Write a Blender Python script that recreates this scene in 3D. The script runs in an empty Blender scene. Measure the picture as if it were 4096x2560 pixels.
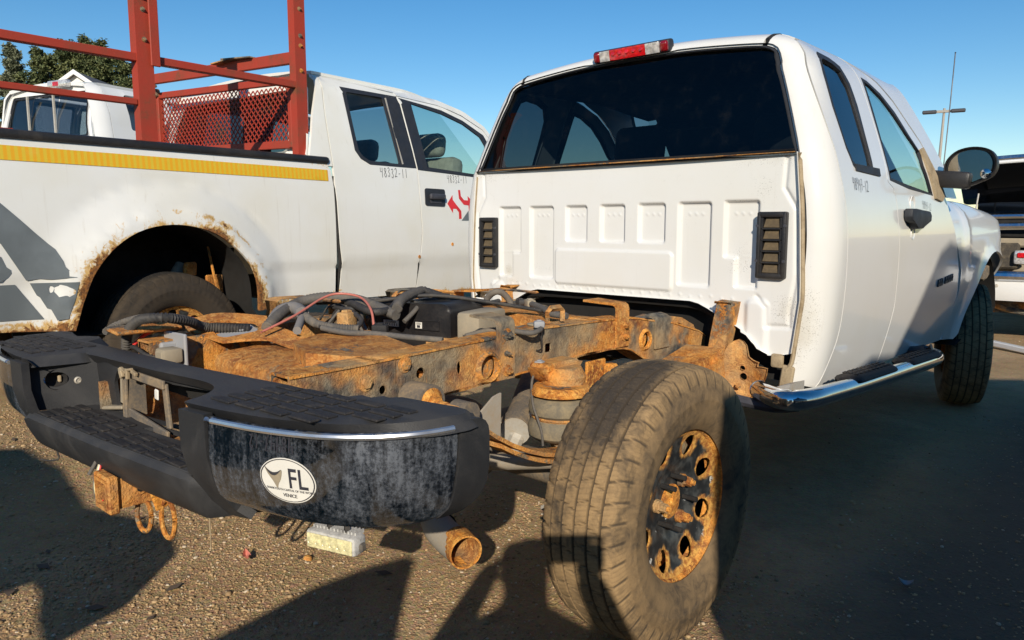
import bpy, bmesh, math, random
import numpy as np
from math import sin, cos, pi, radians, sqrt, atan2
from mathutils import Vector, Matrix
from mathutils.geometry import delaunay_2d_cdt
random.seed(7); np.random.seed(7)
scn = bpy.context.scene
COL = scn.collection

# ------------------------------------------------------------------ camera
CAM = Vector((1.9869, -1.8650, 1.1988))
cam = bpy.data.cameras.new('camera')
cam.sensor_width = 36.0; cam.sensor_fit = 'HORIZONTAL'; cam.lens = 26.629
cam.clip_start = 0.02; cam.clip_end = 3000
camo = bpy.data.objects.new('camera', cam); COL.objects.link(camo)
camo.location = CAM
camo.rotation_euler = (radians(90 - 7.318), 0, radians(42.1885))
scn.camera = camo

# ------------------------------------------------------------------ daylight
SUN_EL = radians(23.9)
SUN_AZ = atan2(0.645, -0.764)            # direction towards the sun, from +Y towards +X
world = bpy.data.worlds.new('World'); scn.world = world; world.use_nodes = True
wn = world.node_tree.nodes; wl = world.node_tree.links
wn.clear()
sky = wn.new('ShaderNodeTexSky'); sky.sky_type = 'NISHITA'; sky.sun_disc = False
sky.sun_elevation = SUN_EL; sky.sun_rotation = SUN_AZ
sky.altitude = 200; sky.air_density = 1.0; sky.dust_density = 0.0; sky.ozone_density = 2.2
bg = wn.new('ShaderNodeBackground'); bg.inputs[1].default_value = 0.108
wo = wn.new('ShaderNodeOutputWorld')
hs = wn.new('ShaderNodeHueSaturation'); hs.inputs['Saturation'].default_value = 1.36; hs.inputs['Value'].default_value = 1.0
wl.new(sky.outputs[0], hs.inputs['Color']); wl.new(hs.outputs[0], bg.inputs[0]); wl.new(bg.outputs[0], wo.inputs[0])
sund = bpy.data.lights.new('sun', 'SUN'); sund.energy = 4.7; sund.angle = radians(0.5); sund.color = (1.0, 0.90, 0.75)
suno = bpy.data.objects.new('sun', sund); COL.objects.link(suno)
sdir = Vector((sin(SUN_AZ) * cos(SUN_EL), cos(SUN_AZ) * cos(SUN_EL), sin(SUN_EL)))
suno.rotation_euler = sdir.to_track_quat('Z', 'Y').to_euler()
suno.location = (3, -4, 5)
scn.view_settings.view_transform = 'Standard'
scn.view_settings.look = 'None'
scn.view_settings.gamma = 1.0
scn.view_settings.exposure = 0.08
scn.view_settings.use_curve_mapping = False
scn.render.engine = 'CYCLES'

# ------------------------------------------------------------------ object helpers
def tag(o, label=None, cat=None, group=None, kind=None):
    if label: o['label'] = label
    if cat: o['category'] = cat
    if group: o['group'] = group
    if kind: o['kind'] = kind
    return o

def empty(name, label, cat, loc=(0, 0, 0), rz=0.0, group=None):
    o = bpy.data.objects.new(name, None); COL.objects.link(o)
    o.location = loc; o.rotation_euler = (0, 0, rz)
    o.empty_display_size = 0.1
    return tag(o, label, cat, group)

def finish(me, mat, sharp=35):
    if mat is not None:
        for m in (mat if isinstance(mat, (list, tuple)) else [mat]): me.materials.append(m)
    if sharp is not None and len(me.polygons):
        me.polygons.foreach_set('use_smooth', [True] * len(me.polygons))
        me.set_sharp_from_angle(angle=radians(sharp))
    me.update()

def obj(name, bm, mat, parent=None, sharp=35, label=None):
    me = bpy.data.meshes.new(name)
    bmesh.ops.recalc_face_normals(bm, faces=bm.faces[:])
    bm.to_mesh(me); bm.free()
    finish(me, mat, sharp)
    o = bpy.data.objects.new(name, me); COL.objects.link(o)
    if parent is not None: o.parent = parent
    if label: o['label'] = label
    return o

def mobj(name, verts, faces, mat, parent=None, sharp=35, label=None, flip=False):
    me = bpy.data.meshes.new(name)
    me.from_pydata([tuple(v) for v in verts], [], [tuple(f) for f in faces])
    finish(me, mat, sharp)
    o = bpy.data.objects.new(name, me); COL.objects.link(o)
    if parent is not None: o.parent = parent
    if label: o['label'] = label
    return o

def link_copy(o, parent=None):
    c = o.copy(); COL.objects.link(c)
    if parent is not None: c.parent = parent
    return c

def copy_tree(o, parent=None):
    c = link_copy(o, parent)
    for ch in [x for x in COL.objects if x.parent == o]: copy_tree(ch, c)
    return c

B = bmesh.new
def box(bm, c, s, rot=None, bev=0.0, seg=1, mat=0):
    t = bmesh.new(); bmesh.ops.create_cube(t, size=1.0)
    bmesh.ops.scale(t, vec=s, verts=t.verts[:])
    if bev > 0:
        bmesh.ops.bevel(t, geom=t.edges[:], offset=min(bev, min(s) * .45), segments=seg, profile=.5, affect='EDGES')
    M = Matrix.Translation(c)
    if rot is not None:
        M = M @ (rot if isinstance(rot, Matrix) else Matrix.Rotation(rot[2], 4, 'Z') @ Matrix.Rotation(rot[1], 4, 'Y') @ Matrix.Rotation(rot[0], 4, 'X'))
    bmesh.ops.transform(t, matrix=M, verts=t.verts[:])
    merge(bm, t, mat)

def merge(bm, t, mat=0):
    t.verts.index_update()
    vs = [bm.verts.new(v.co) for v in t.verts]
    for f in t.faces:
        try:
            nf = bm.faces.new([vs[v.index] for v in f.verts]); nf.material_index = mat if mat else f.material_index
        except ValueError: pass
    t.free()

def frame_of(d):
    d = Vector(d).normalized()
    up = Vector((0, 0, 1)) if abs(d.z) < .95 else Vector((1, 0, 0))
    a = d.cross(up).normalized(); b = a.cross(d).normalized()
    return a, b

def cyl(bm, p0, p1, r, r2=None, n=16, cap=True, mat=0, inner=None):
    p0 = Vector(p0); p1 = Vector(p1); r2 = r if r2 is None else r2
    a, b = frame_of(p1 - p0)
    A = [bm.verts.new(p0 + (a * cos(2*pi*i/n) + b * sin(2*pi*i/n)) * r) for i in range(n)]
    C_ = [bm.verts.new(p1 + (a * cos(2*pi*i/n) + b * sin(2*pi*i/n)) * r2) for i in range(n)]
    F = []
    for i in range(n): F.append(bm.faces.new((A[i], A[(i+1) % n], C_[(i+1) % n], C_[i])))
    if inner:
        D = [bm.verts.new(p0 + (a * cos(2*pi*i/n) + b * sin(2*pi*i/n)) * inner) for i in range(n)]
        E_ = [bm.verts.new(p1 + (a * cos(2*pi*i/n) + b * sin(2*pi*i/n)) * inner) for i in range(n)]
        for i in range(n):
            j = (i+1) % n
            F.append(bm.faces.new((D[j], D[i], E_[i], E_[j])))
            F.append(bm.faces.new((A[j], A[i], D[i], D[j])))
            F.append(bm.faces.new((C_[i], C_[j], E_[j], E_[i])))
    elif cap:
        F.append(bm.faces.new(A[::-1])); F.append(bm.faces.new(C_))
    for f in F: f.material_index = mat

def lathe(bm, prof, M, n=32, mat=0, closed=False):
    """prof: (axial, radius) pairs; axis = local X of matrix M"""
    rings = []
    for (ax, r) in prof:
        rings.append([bm.verts.new(M @ Vector((ax, r*cos(2*pi*i/n), r*sin(2*pi*i/n)))) for i in range(n)] if r > 1e-6 else [bm.verts.new(M @ Vector((ax, 0, 0)))])
    pairs = list(zip(rings, rings[1:])) + ([(rings[-1], rings[0])] if closed else [])
    for A, C_ in pairs:
        for i in range(n):
            j = (i+1) % n
            if len(A) == 1 and len(C_) == 1: continue
            if len(A) == 1: f = bm.faces.new((A[0], C_[j], C_[i]))
            elif len(C_) == 1: f = bm.faces.new((A[i], A[j], C_[0]))
            else: f = bm.faces.new((A[i], A[j], C_[j], C_[i]))
            f.material_index = mat

def catmull(P, sub=6, closed=False):
    P = [Vector(p) for p in P]; out = []; n = len(P)
    if n < 3: return P
    rng = range(n if closed else n-1)
    for i in rng:
        if closed: p0, p1, p2, p3 = P[(i-1) % n], P[i], P[(i+1) % n], P[(i+2) % n]
        else: p0, p1, p2, p3 = P[max(i-1, 0)], P[i], P[i+1], P[min(i+2, n-1)]
        for k in range(sub):
            t = k/sub
            out.append(.5*((2*p1)+(-p0+p2)*t+(2*p0-5*p1+4*p2-p3)*t*t+(-p0+3*p1-3*p2+p3)*t**3))
    if not closed: out.append(P[-1])
    return out

def tube(bm, P, r, n=8, sub=6, closed=False, corr=0.0, mat=0, pitch=.006, sx=1.0, cap=True):
    pts = catmull(P, sub, closed) if sub > 1 else [Vector(p) for p in P]
    if corr > 0:                                  # resample for corrugated conduit
        res = [pts[0]]; 
        for a, b in zip(pts, pts[1:]):
            k = max(1, int((b-a).length/(pitch/2)))
            for i in range(k): res.append(a.lerp(b, (i+1)/k))
        pts = res
    rings = []; m = len(pts); prev = None
    for i, p in enumerate(pts):
        if closed: d = pts[(i+1) % m]-pts[i-1]
        else: d = pts[min(i+1, m-1)]-pts[max(i-1, 0)]
        if d.length < 1e-9: d = Vector((0, 0, 1))
        d.normalize()
        if prev is None: a, b = frame_of(d)
        else:
            a = prev - d*prev.dot(d)
            if a.length < 1e-6: a, b = frame_of(d)
            a.normalize(); b = d.cross(a)
        prev = a
        rr = r(i/(m-1)) if callable(r) else r
        if corr > 0: rr = rr*(1+corr*(1 if i % 2 else -1))
        rings.append([bm.verts.new(p+(a*cos(2*pi*k/n)*sx+b*sin(2*pi*k/n))*rr) for k in range(n)])
    pr = list(zip(rings, rings[1:])) + ([(rings[-1], rings[0])] if closed else [])
    for A, C_ in pr:
        for k in range(n):
            f = bm.faces.new((A[k], A[(k+1) % n], C_[(k+1) % n], C_[k])); f.material_index = mat
    if not closed and cap:
        for R_ in (rings[0][::-1], rings[-1]):
            f = bm.faces.new(R_); f.material_index = mat

def prism(bm, poly, f0, f1, mat=0):
    """poly: 2D list; f0,f1: maps 2D -> 3D for the two faces"""
    A = [bm.verts.new(f0(*p)) for p in poly]; C_ = [bm.verts.new(f1(*p)) for p in poly]
    n = len(poly); F = [bm.faces.new(A), bm.faces.new(C_[::-1])]
    for i in range(n): F.append(bm.faces.new((A[(i+1) % n], A[i], C_[i], C_[(i+1) % n])))
    for f in F: f.material_index = mat

def bolt(bm, p, d, r=.013, h=.012, mat=0, stud=True):
    p = Vector(p); d = Vector(d).normalized()
    cyl(bm, p, p+d*h*.25, r*1.5, n=16, mat=mat)
    cyl(bm, p+d*h*.25, p+d*h*1.2, r, r*.95, n=6, mat=mat)
    if stud: cyl(bm, p+d*h*1.2, p+d*h*1.8, r*.5, n=8, mat=mat)

# ------------------------------------------------------------------ surface patches
def inpoly(P, poly):
    x, y = P[:, 0], P[:, 1]; c = np.zeros(len(P), bool); n = len(poly)
    for i in range(n):
        x1, y1 = poly[i]; x2, y2 = poly[(i+1) % n]
        if y1 == y2: continue
        m = ((y1 > y) != (y2 > y)) & (x < (x2-x1)*(y-y1)/(y2-y1)+x1)
        c ^= m
    return c

def segdist(P, poly, closed=True):
    d = np.full(len(P), 1e9); n = len(poly)
    for i in range(n if closed else n-1):
        a = np.array(poly[i][:2]); b = np.array(poly[(i+1) % n][:2]); ab = b-a; L = ab@ab
        t = np.clip(((P-a)@ab)/max(L, 1e-12), 0, 1)
        d = np.minimum(d, np.hypot(*(P-(a+t[:, None]*ab)).T))
    return d

def resample(poly, step, closed=True):
    out = []; n = len(poly)
    for i in range(n if closed else n-1):
        a = np.array(poly[i], float); b = np.array(poly[(i+1) % n], float)
        k = max(1, int(math.ceil(np.hypot(*(b-a))/step)))
        for j in range(k): out.append(tuple(a+(b-a)*j/k))
    if not closed: out.append(tuple(poly[-1]))
    return out

def rpoly(pts, r, k=4):
    """round the corners of a closed polygon; r scalar or list"""
    out = []; n = len(pts)
    for i in range(n):
        p = np.array(pts[i], float); a = np.array(pts[i-1], float); b = np.array(pts[(i+1) % n], float)
        ri = r[i] if isinstance(r, (list, tuple)) else r
        if ri <= 0: out.append(tuple(p)); continue
        da = a-p; db = b-p; la = np.hypot(*da); lb = np.hypot(*db)
        q = min(ri, la*.49, lb*.49); s = p+da/la*q; e = p+db/lb*q
        for j in range(k+1):
            t = j/k; out.append(tuple((1-t)**2*s+2*t*(1-t)*p+t*t*e))
    return out

def smooth2(pts, sub=5, closed=True):
    return [(p.x, p.y) for p in catmull([Vector((a, b, 0)) for a, b in pts], sub, closed)]

def circ(cx, cy, rx, ry=None, n=20, a0=0):
    ry = rx if ry is None else ry
    return [(cx+rx*cos(a0+2*pi*i/n), cy+ry*sin(a0+2*pi*i/n)) for i in range(n)]

def patch(name, outline, holes, f, mat, parent=None, step=.05, thick=.012, attrs=None, flip=False, sharp=40, label=None, bstep=None, jitter=0.0):
    """triangulated sheet over a 2D outline with holes, mapped by vectorised f(u,v)->Nx3, with an inward rim of depth thick"""
    bstep = bstep or step
    loops = [resample(outline, bstep)]+[resample(h, bstep) for h in holes]
    V = []; Eg = []
    for L in loops:
        b = len(V); V += L; Eg += [(b+i, b+(i+1) % len(L)) for i in range(len(L))]
    nb = len(V); bd = np.array(V)
    u0, v0 = bd.min(0); u1, v1 = bd.max(0)
    gu = np.arange(u0+step*.5, u1, step); gv = np.arange(v0+step*.5, v1, step)
    G = np.array(np.meshgrid(gu, gv)).reshape(2, -1).T
    if jitter: G = G+np.random.uniform(-jitter, jitter, G.shape)*step
    if len(G):
        ok = inpoly(G, outline)
        for h in holes: ok &= ~inpoly(G, h)
        G = G[ok]
    if len(G):
        G = G[segdist(G, loops[0]) > step*.35]
        for L in loops[1:]:
            if len(G): G = G[segdist(G, L) > step*.35]
    allv = [Vector(p) for p in V]+[Vector((float(p[0]), float(p[1]))) for p in G]
    r = delaunay_2d_cdt(allv, Eg, [], 0, 1e-6)
    v2 = np.array([(p.x, p.y) for p in r[0]]); tris = np.array([t for t in r[2] if len(t) == 3])
    cen = v2[tris].mean(1); ok = inpoly(cen, outline)
    for h in holes: ok &= ~inpoly(cen, h)
    tris = tris[ok]
    P = f(v2[:, 0], v2[:, 1]); e = 1e-4
    n = np.cross(f(v2[:, 0]+e, v2[:, 1])-P, f(v2[:, 0], v2[:, 1]+e)-P)
    n /= np.maximum(np.linalg.norm(n, axis=1, keepdims=True), 1e-12)
    if flip: n = -n; tris = tris[:, ::-1]
    # make winding agree with n
    fn = np.cross(P[tris[:, 1]]-P[tris[:, 0]], P[tris[:, 2]]-P[tris[:, 0]])
    bad = (fn*n[tris[:, 0]]).sum(1) < 0
    tris[bad] = tris[bad][:, ::-1]
    verts = P; faces = tris.tolist(); vv = v2
    if thick:
        cnt = {}
        for t in faces:
            for a, b in ((t[0], t[1]), (t[1], t[2]), (t[2], t[0])):
                cnt[(a, b)] = 1
        be = [(a, b) for (a, b) in cnt if (b, a) not in cnt]
        ids = sorted({i for ed in be for i in ed}); N0 = len(verts)
        mp = {i: N0+k for k, i in enumerate(ids)}; mp2 = {i: N0+len(ids)+k for k, i in enumerate(ids)}
        verts = np.vstack([verts, P[ids], P[ids]-n[ids]*thick]); vv = np.vstack([v2, v2[ids], v2[ids]])
        faces += [(mp[b], mp[a], mp2[a], mp2[b]) for a, b in be]
    used = sorted({i for t in faces for i in t}); re = {i: k for k, i in enumerate(used)}
    verts = verts[used]; vv = vv[used]; faces = [tuple(re[i] for i in t) for t in faces]
    o = mobj(name, verts, faces, mat, parent, sharp, label)
    for an, fun in (attrs or {}).items():
        at = o.data.attributes.new(an, 'FLOAT', 'POINT')
        at.data.foreach_set('value', np.asarray(fun(vv, verts), dtype=np.float32))
    return o

def ribbon_strokes(strokes, f, w):
    """flat pen strokes on a surface map f(u,v); returns verts, faces"""
    V = []; Fc = []
    for s in strokes:
        pts = np.array(s, float)
        for i in range(len(pts)):
            d = pts[min(i+1, len(pts)-1)]-pts[max(i-1, 0)]; d = d/max(np.hypot(*d), 1e-9)
            nrm = np.array([-d[1], d[0]])*w*.5
            V.append(pts[i]+nrm); V.append(pts[i]-nrm)
            if i: b = len(V)-4; Fc.append((b, b+1, b+3, b+2))
    V = np.array(V); return f(V[:, 0], V[:, 1]), Fc

DIG = {'4': [[(.12, 1), (.08, .52), (.75, .56)], [(.80, 1), (.68, -.1)]], '8': [smooth2([(.5, .55), (.85, .8), (.5, 1), (.2, .8), (.5, .55), (.85, .25), (.5, 0), (.15, .25)], 4)+[(.5, .55)]],
       '3': [smooth2([(.15, .9), (.6, 1), (.75, .75), (.4, .55), (.8, .3), (.5, 0), (.1, .12)], 4, False)], '2': [smooth2([(.15, .8), (.5, 1), (.8, .75), (.4, .25), (.1, 0), (.45, .08), (.9, .05)], 4, False)],
       '1': [[(.5, 1), (.45, 0)]], '7': [[(.1, .95), (.85, 1), (.4, 0)], [(.25, .5), (.75, .52)]], '-': [[(.2, .45), (.8, .48)]], '.': [[(.4, .4), (.55, .42)]]}
def handwriting(name, txt, f, u0, v0, h, w, mat, parent, adv=.62, lw=.06, slope=0.0):
    S = []; x = 0.0
    for i, c in enumerate(txt):
        for st in DIG[c]:
            j = .06*sin(i*3.7)
            S.append([(u0+(x+p[0]*.42*w)*h, v0+(p[1]+j+slope*(x+p[0]*.5))*h) for p in st])
        x += adv*w
    V, Fc = ribbon_strokes(S, f, h*lw)
    return mobj(name, V, Fc, mat, parent, None)
# ------------------------------------------------------------------ materials
class NT:
    def __init__(s, name):
        s.m = bpy.data.materials.new(name); s.m.use_nodes = True; s.t = s.m.node_tree
        s.t.nodes.clear(); s.out = s.t.nodes.new('ShaderNodeOutputMaterial'); s._c = None
    def n(s, ty, ins=None, **kw):
        nd = s.t.nodes.new('ShaderNode'+ty)
        for k, v in kw.items(): setattr(nd, k, v)
        for k, v in (ins or {}).items(): s.put(nd.inputs[k], v)
        return nd
    def put(s, sock, v):
        if hasattr(v, 'links') and hasattr(v, 'is_output'): s.t.links.new(v, sock)
        elif isinstance(v, bpy.types.Node): s.t.links.new(v.outputs[0], sock)
        else:
            if sock.type == 'RGBA' and len(v) == 3: v = (*v, 1)
            sock.default_value = v
    def co(s):
        if s._c is None: s._c = s.n('TexCoord').outputs['Object']
        return s._c
    def sc(s, sx, sy, sz, v=None):
        return s.n('Mapping', {'Vector': v or s.co(), 'Scale': (sx, sy, sz)}).outputs[0]
    def noise(s, scale, detail=5, rough=.55, dist=0.0, v=None, off=0.0):
        vec = v or s.co()
        if off: vec = s.n('Mapping', {'Vector': vec, 'Location': (off, off*1.7, -off)}).outputs[0]
        return s.n('TexNoise', {'Vector': vec, 'Scale': scale, 'Detail': detail, 'Roughness': rough, 'Distortion': dist}).outputs[0]
    def vor(s, scale, v=None, feature='F1', out=0):
        return s.n('TexVoronoi', {'Vector': v or s.co(), 'Scale': scale}, feature=feature).outputs[out]
    def ramp(s, x, lo, hi, a=0.0, b=1.0):
        return s.n('MapRange', {'Value': x, 'From Min': lo, 'From Max': hi, 'To Min': a, 'To Max': b}, interpolation_type='SMOOTHSTEP').outputs[0]
    def math(s, op, a, b=0.0):
        nd = s.n('Math', operation=op); s.put(nd.inputs[0], a); s.put(nd.inputs[1], b); return nd.outputs[0]
    def mix(s, fac, a, b, mode='MIX'):
        nd = s.n('Mix', data_type='RGBA', blend_type=mode)
        s.put(nd.inputs[0], fac); s.put(nd.inputs[6], a); s.put(nd.inputs[7], b); return nd.outputs[2]
    def attr(s, name): return s.n('Attribute', attribute_name=name).outputs['Fac']
    def bump(s, h, strength=.3, dist=.01, nrm=None):
        d = {'Height': h, 'Strength': strength, 'Distance': dist}
        if nrm is not None: d['Normal'] = nrm
        return s.n('Bump', d).outputs[0]
    def bsdf(s, **k):
        nm = {'color': 'Base Color', 'rough': 'Roughness', 'metal': 'Metallic', 'normal': 'Normal', 'coat': 'Coat Weight', 'coatr': 'Coat Roughness', 'spec': 'Specular IOR Level', 'trans': 'Transmission Weight', 'emit': 'Emission Color', 'emits': 'Emission Strength'}
        b = s.n('BsdfPrincipled', {nm[q]: v for q, v in k.items()})
        s.t.links.new(b.outputs[0], s.out.inputs[0]); return b

def simple(name, col, rough=.5, metal=0.0, var=.12, scale=30, spec=.5, coat=0.0):
    t = NT(name); n = t.noise(scale, 4)
    c = t.mix(t.ramp(n, .3, .7), [x*(1-var) for x in col], [min(1, x*(1+var)) for x in col])
    t.bsdf(color=c, rough=t.ramp(t.noise(scale*.4, 3), .3, .7, rough*.85, min(1, rough*1.15)), metal=metal, spec=spec, coat=coat)
    return t.m

M = {}
def paint(name, col, grime=0.0, wear=False, yellow=0.0, streak=.5, coat=.25):
    t = NT(name)
    big = t.noise(2.2, 5); fine = t.noise(260, 3, .6); mid = t.noise(24, 5, .65)
    c = t.mix(t.ramp(big, .35, .75, 0, .35+yellow), col, (col[0]*.93, col[1]*.89, col[2]*.78))
    if streak:                                    # faint vertical run-off
        sv = t.noise(1.0, 4, .6, v=t.sc(38, 38, 1.6))
        c = t.mix(t.math('MULTIPLY', t.ramp(sv, .58, .80), .28*streak), c, (.42, .36, .26))
    if grime:                                     # mould specks collecting where attribute says
        a = t.attr('grime')
        sp = t.math('MULTIPLY', t.ramp(fine, .60, .66), t.ramp(t.math('ADD', t.math('MULTIPLY', mid, .9), a), .62, 1.05))
        c = t.mix(t.math('MULTIPLY', sp, grime), c, (.09, .08, .06))
        soft = t.ramp(t.math('ADD', t.math('MULTIPLY', t.noise(9, 5, .7), .7), a), .7, 1.4)
        c = t.mix(t.math('MULTIPLY', soft, .35), c, (.40, .34, .22))
    r = .24
    nrm = None
    if wear:                                      # rust eating in from the edges marked by attribute
        a = t.attr('wear')
        jag = t.math('ADD', t.math('MULTIPLY', t.noise(17, 7, .68, 1.2), .85), t.math('MULTIPLY', t.noise(75, 4, .6), .22))
        runs = t.noise(1.0, 4, .6, v=t.sc(46, 46, 5))
        w1 = t.ramp(t.math('ADD', t.math('ADD', a, jag), t.math('MULTIPLY', runs, .38)), 1.0, 1.16)
        w2 = t.ramp(t.math('ADD', a, jag), .965, 1.06)
        c = t.mix(t.math('MULTIPLY', w1, .85), c, (.60, .34, .05))
        rc = t.mix(t.ramp(t.noise(60, 6, .7), .35, .65), (.10, .045, .022), (.36, .15, .035))
        c = t.mix(w2, c, rc)
        r = t.ramp(w2, 0, 1, .28, .9)
        nrm = t.bump(t.math('MULTIPLY', w2, t.noise(120, 5)), .7, .006)
    k = dict(color=c, rough=r, spec=.45, coat=coat, coatr=.06)
    if nrm is not None: k['normal'] = nrm
    t.bsdf(**k); return t.m

M['white'] = paint('white_paint', (.77, .77, .755), streak=.25, coat=.7)
M['white_panel'] = paint('white_rear_panel_paint', (.73, .73, .715), grime=.85, streak=.35)
M['white_old'] = paint('aged_white_paint', (.80, .80, .765), wear=True, yellow=.18, streak=.7)
M['white_far'] = paint('far_white_paint', (.76, .76, .75), streak=.2)

def rust(name, dark=.35, dust=.25, seed=0.0, hue=1.0, bare=(.055, .06, .065)):
    t = NT(name)
    n1 = t.noise(13, 8, .66, .6, off=seed+.3); n2 = t.noise(55, 6, .68, .8, off=seed); n3 = t.noise(5.5, 5, .6, .7, off=seed+2); n4 = t.noise(170, 4, .6)
    c = t.mix(t.ramp(n1, .36, .64), (.27, .088, .028), (.70*hue, .285*hue, .058))
    c = t.mix(t.math('MULTIPLY', t.ramp(n2, .44, .68), .8), c, (.80*hue, .44*hue, .13))
    c = t.mix(t.math('MULTIPLY', t.ramp(n4, .52, .72), .6), c, (.09, .032, .014))
    flake = t.ramp(t.math('ADD', t.math('MULTIPLY', n3, .8), t.math('MULTIPLY', n2, .35)), .66-dark*.28, .70-dark*.28)
    c = t.mix(t.math('MULTIPLY', t.ramp(t.vor(75), .35, .1), .5), c, (.62*hue, .27*hue, .06))
    dk = t.mix(t.ramp(t.noise(26, 5), .35, .7), bare, (.25, .22, .165))
    c = t.mix(t.math('MULTIPLY', flake, t.ramp(t.noise(3.1, 4, .6, off=seed+5), .42, .56)), c, dk)
    d = t.math('MULTIPLY', t.ramp(t.noise(4.2, 5, .6, off=seed+9), .40, .70), dust*2)
    c = t.mix(d, c, (.56, .375, .18))
    h = t.math('ADD', t.math('MULTIPLY', n2, .7), t.math('ADD', t.math('MULTIPLY', n4, .45), t.math('MULTIPLY', flake, -.25)))
    t.bsdf(color=c, rough=.88, spec=.18, normal=t.bump(h, .95, .010)); return t.m
M['rust'] = rust('rusted_frame_steel', .95, .26, 0.0)
M['rust_heavy'] = rust('flaking_rust', .12, .12, 3.0, .92)
M['rust_dust'] = rust('dusty_rust', .3, .38, 6.0, 1.05)
M['rust_dark'] = rust('dark_rusted_steel', 1.3, .18, 11.0, .95)
M['rust_bright'] = rust('fresh_orange_rust', .05, .12, 8.0, 1.22)

def dusty(name, base, dust=(.33, .25, .155), amt=.5, rough=.75, scale=7, metal=0.0, bumps=.25, fine=140, topdust=.0, spec=.35):
    t = NT(name)
    a = t.ramp(t.noise(scale, 6, .65, .6), .42, .72); b = t.ramp(t.noise(fine, 4, .6), .35, .7)
    f = t.math('MULTIPLY', t.math('ADD', t.math('MULTIPLY', a, .75), t.math('MULTIPLY', b, .3)), amt)
    if topdust:
        nz = t.n('SeparateXYZ', {0: t.n('NewGeometry').outputs['Normal']}).outputs[2]
        f = t.math('ADD', f, t.math('MULTIPLY', t.ramp(nz, .3, 1.0), topdust))
    c = t.mix(f, base, dust)
    t.bsdf(color=c, rough=t.ramp(f, 0, .6, rough, .95), metal=metal, spec=spec, normal=t.bump(t.noise(fine, 4), bumps, .002)); return t.m
M['plastic'] = dusty('bumper_black_plastic', (.021, .022, .025), (.105, .10, .095), .34, .50, 5, fine=420, topdust=.16, bumps=.35)
M['plastic_clean'] = dusty('black_plastic', (.018, .018, .02), (.12, .1, .075), .25, .42, 8)
M['plastic_canister'] = dusty('canister_black_plastic', (.012, .012, .014), (.12, .1, .08), .22, .42, 10)
M['rubber'] = dusty('seal_rubber', (.016, .016, .017), (.12, .1, .08), .3, .7, 12)
M['tan_plastic'] = dusty('dusty_tan_box', (.30, .255, .185), (.42, .34, .23), .6, .85, 14)
M['bag'] = dusty('air_bag_rubber', (.16, .14, .105), (.34, .27, .16), .8, .85, 16, bumps=.35)
M['conduit'] = dusty('grey_conduit', (.095, .09, .085), (.27, .22, .16), .6, .75, 9)
M['conduit_dark'] = dusty('black_conduit', (.03, .03, .032), (.2, .17, .13), .4, .6, 9)
M['tape'] = dusty('grey_tape', (.21, .20, .195), (.33, .27, .2), .5, .7, 20)
M['louvre'] = dusty('dusty_brown_louvre', (.10, .075, .045), (.2, .145, .08), .6, .85, 30)
M['shock'] = dusty('pale_shock_tube', (.36, .325, .27), (.34, .25, .15), .6, .75, 12)
M['alloy'] = dusty('pale_alloy', (.50, .48, .43), (.36, .26, .15), .55, .55, 20, metal=.3)
M['axle'] = dusty('axle_steel', (.11, .10, .09), (.36, .26, .15), .9, .8, 10)
M['seam'] = dusty('beige_seam_sealer', (.40, .315, .20), (.17, .12, .07), .75, .8, 15)
M['gray_part'] = dusty('grey_plastic', (.30, .31, .33), (.40, .32, .2), .4, .6, 18)
M['red_wire'] = simple('red_cable', (.62, .035, .03), .45)
M['pink_wire'] = simple('faded_red_cable', (.50, .16, .12), .6)
M['white_bit'] = simple('white_plastic', (.72, .70, .64), .5)
M['ink'] = simple('black_marker', (.03, .03, .04), .6)
M['dark'] = simple('dark_underside', (.012, .011, .010), .9)
M['fabric'] = simple('grey_seat_fabric', (.10, .10, .105), .9)
M['fabric_tan'] = simple('tan_seat_fabric', (.34, .32, .27), .9)
M['floor_under'] = dusty('dusty_underbody', (.045, .04, .035), (.33, .26, .16), .55, .9, 8)
M['red_lens'] = simple('red_lens', (.55, .006, .010), .12, var=.35, scale=60, coat=1.0)
M['red_lens_dark'] = simple('dark_red_lens', (.20, .004, .008), .12, var=.2, coat=1.0)
M['clear_lens'] = simple('clear_lens', (.62, .60, .58), .1, metal=.35, var=.35, scale=55, coat=1.0)
M['amber_led'] = simple('yellow_led_lens', (.70, .65, .38), .2, var=.25, scale=90, coat=.8)
M['chalky'] = dusty('chalky_aluminium', (.56, .56, .55), (.10, .10, .11), .55, .8, 45, bumps=.5)
M['steel'] = simple('galvanised_steel', (.42, .43, .44), .45, .8)
M['pole'] = simple('lamp_pole_paint', (.34, .31, .27), .6)
M['lamp_dark'] = simple('lamp_housing', (.05, .05, .06), .5)
M['red_rack'] = None

def chrome(name, dirt=.5, base=(.19, .215, .26), dc=(.125, .13, .14)):
    t = NT(name)
    v = t.noise(1.0, 5, .65, v=t.sc(60, 60, 9)); sp = t.noise(120, 4, .75); big = t.noise(6, 4)
    f = t.math('MULTIPLY', t.ramp(t.math('ADD', t.math('MULTIPLY', v, .45), t.math('ADD', t.math('MULTIPLY', sp, .45), t.math('MULTIPLY', big, .45))), .50, 1.0), dirt)
    c = t.mix(f, base, dc)
    t.bsdf(color=c, metal=t.ramp(f, 0, .6, 1.0, .25), rough=t.ramp(f, 0, .7, .05, .55)); return t.m
M['chrome'] = chrome('dirty_chrome', .62)
M['chrome_bar'] = chrome('chrome_step_bar', .25, (.62, .64, .67), (.30, .29, .27))
M['bright'] = simple('polished_trim', (.80, .80, .80), .34, .9, var=.05)
M['mirror'] = simple('mirror_glass', (.55, .57, .58), .02, 1.0, var=.02)

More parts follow.
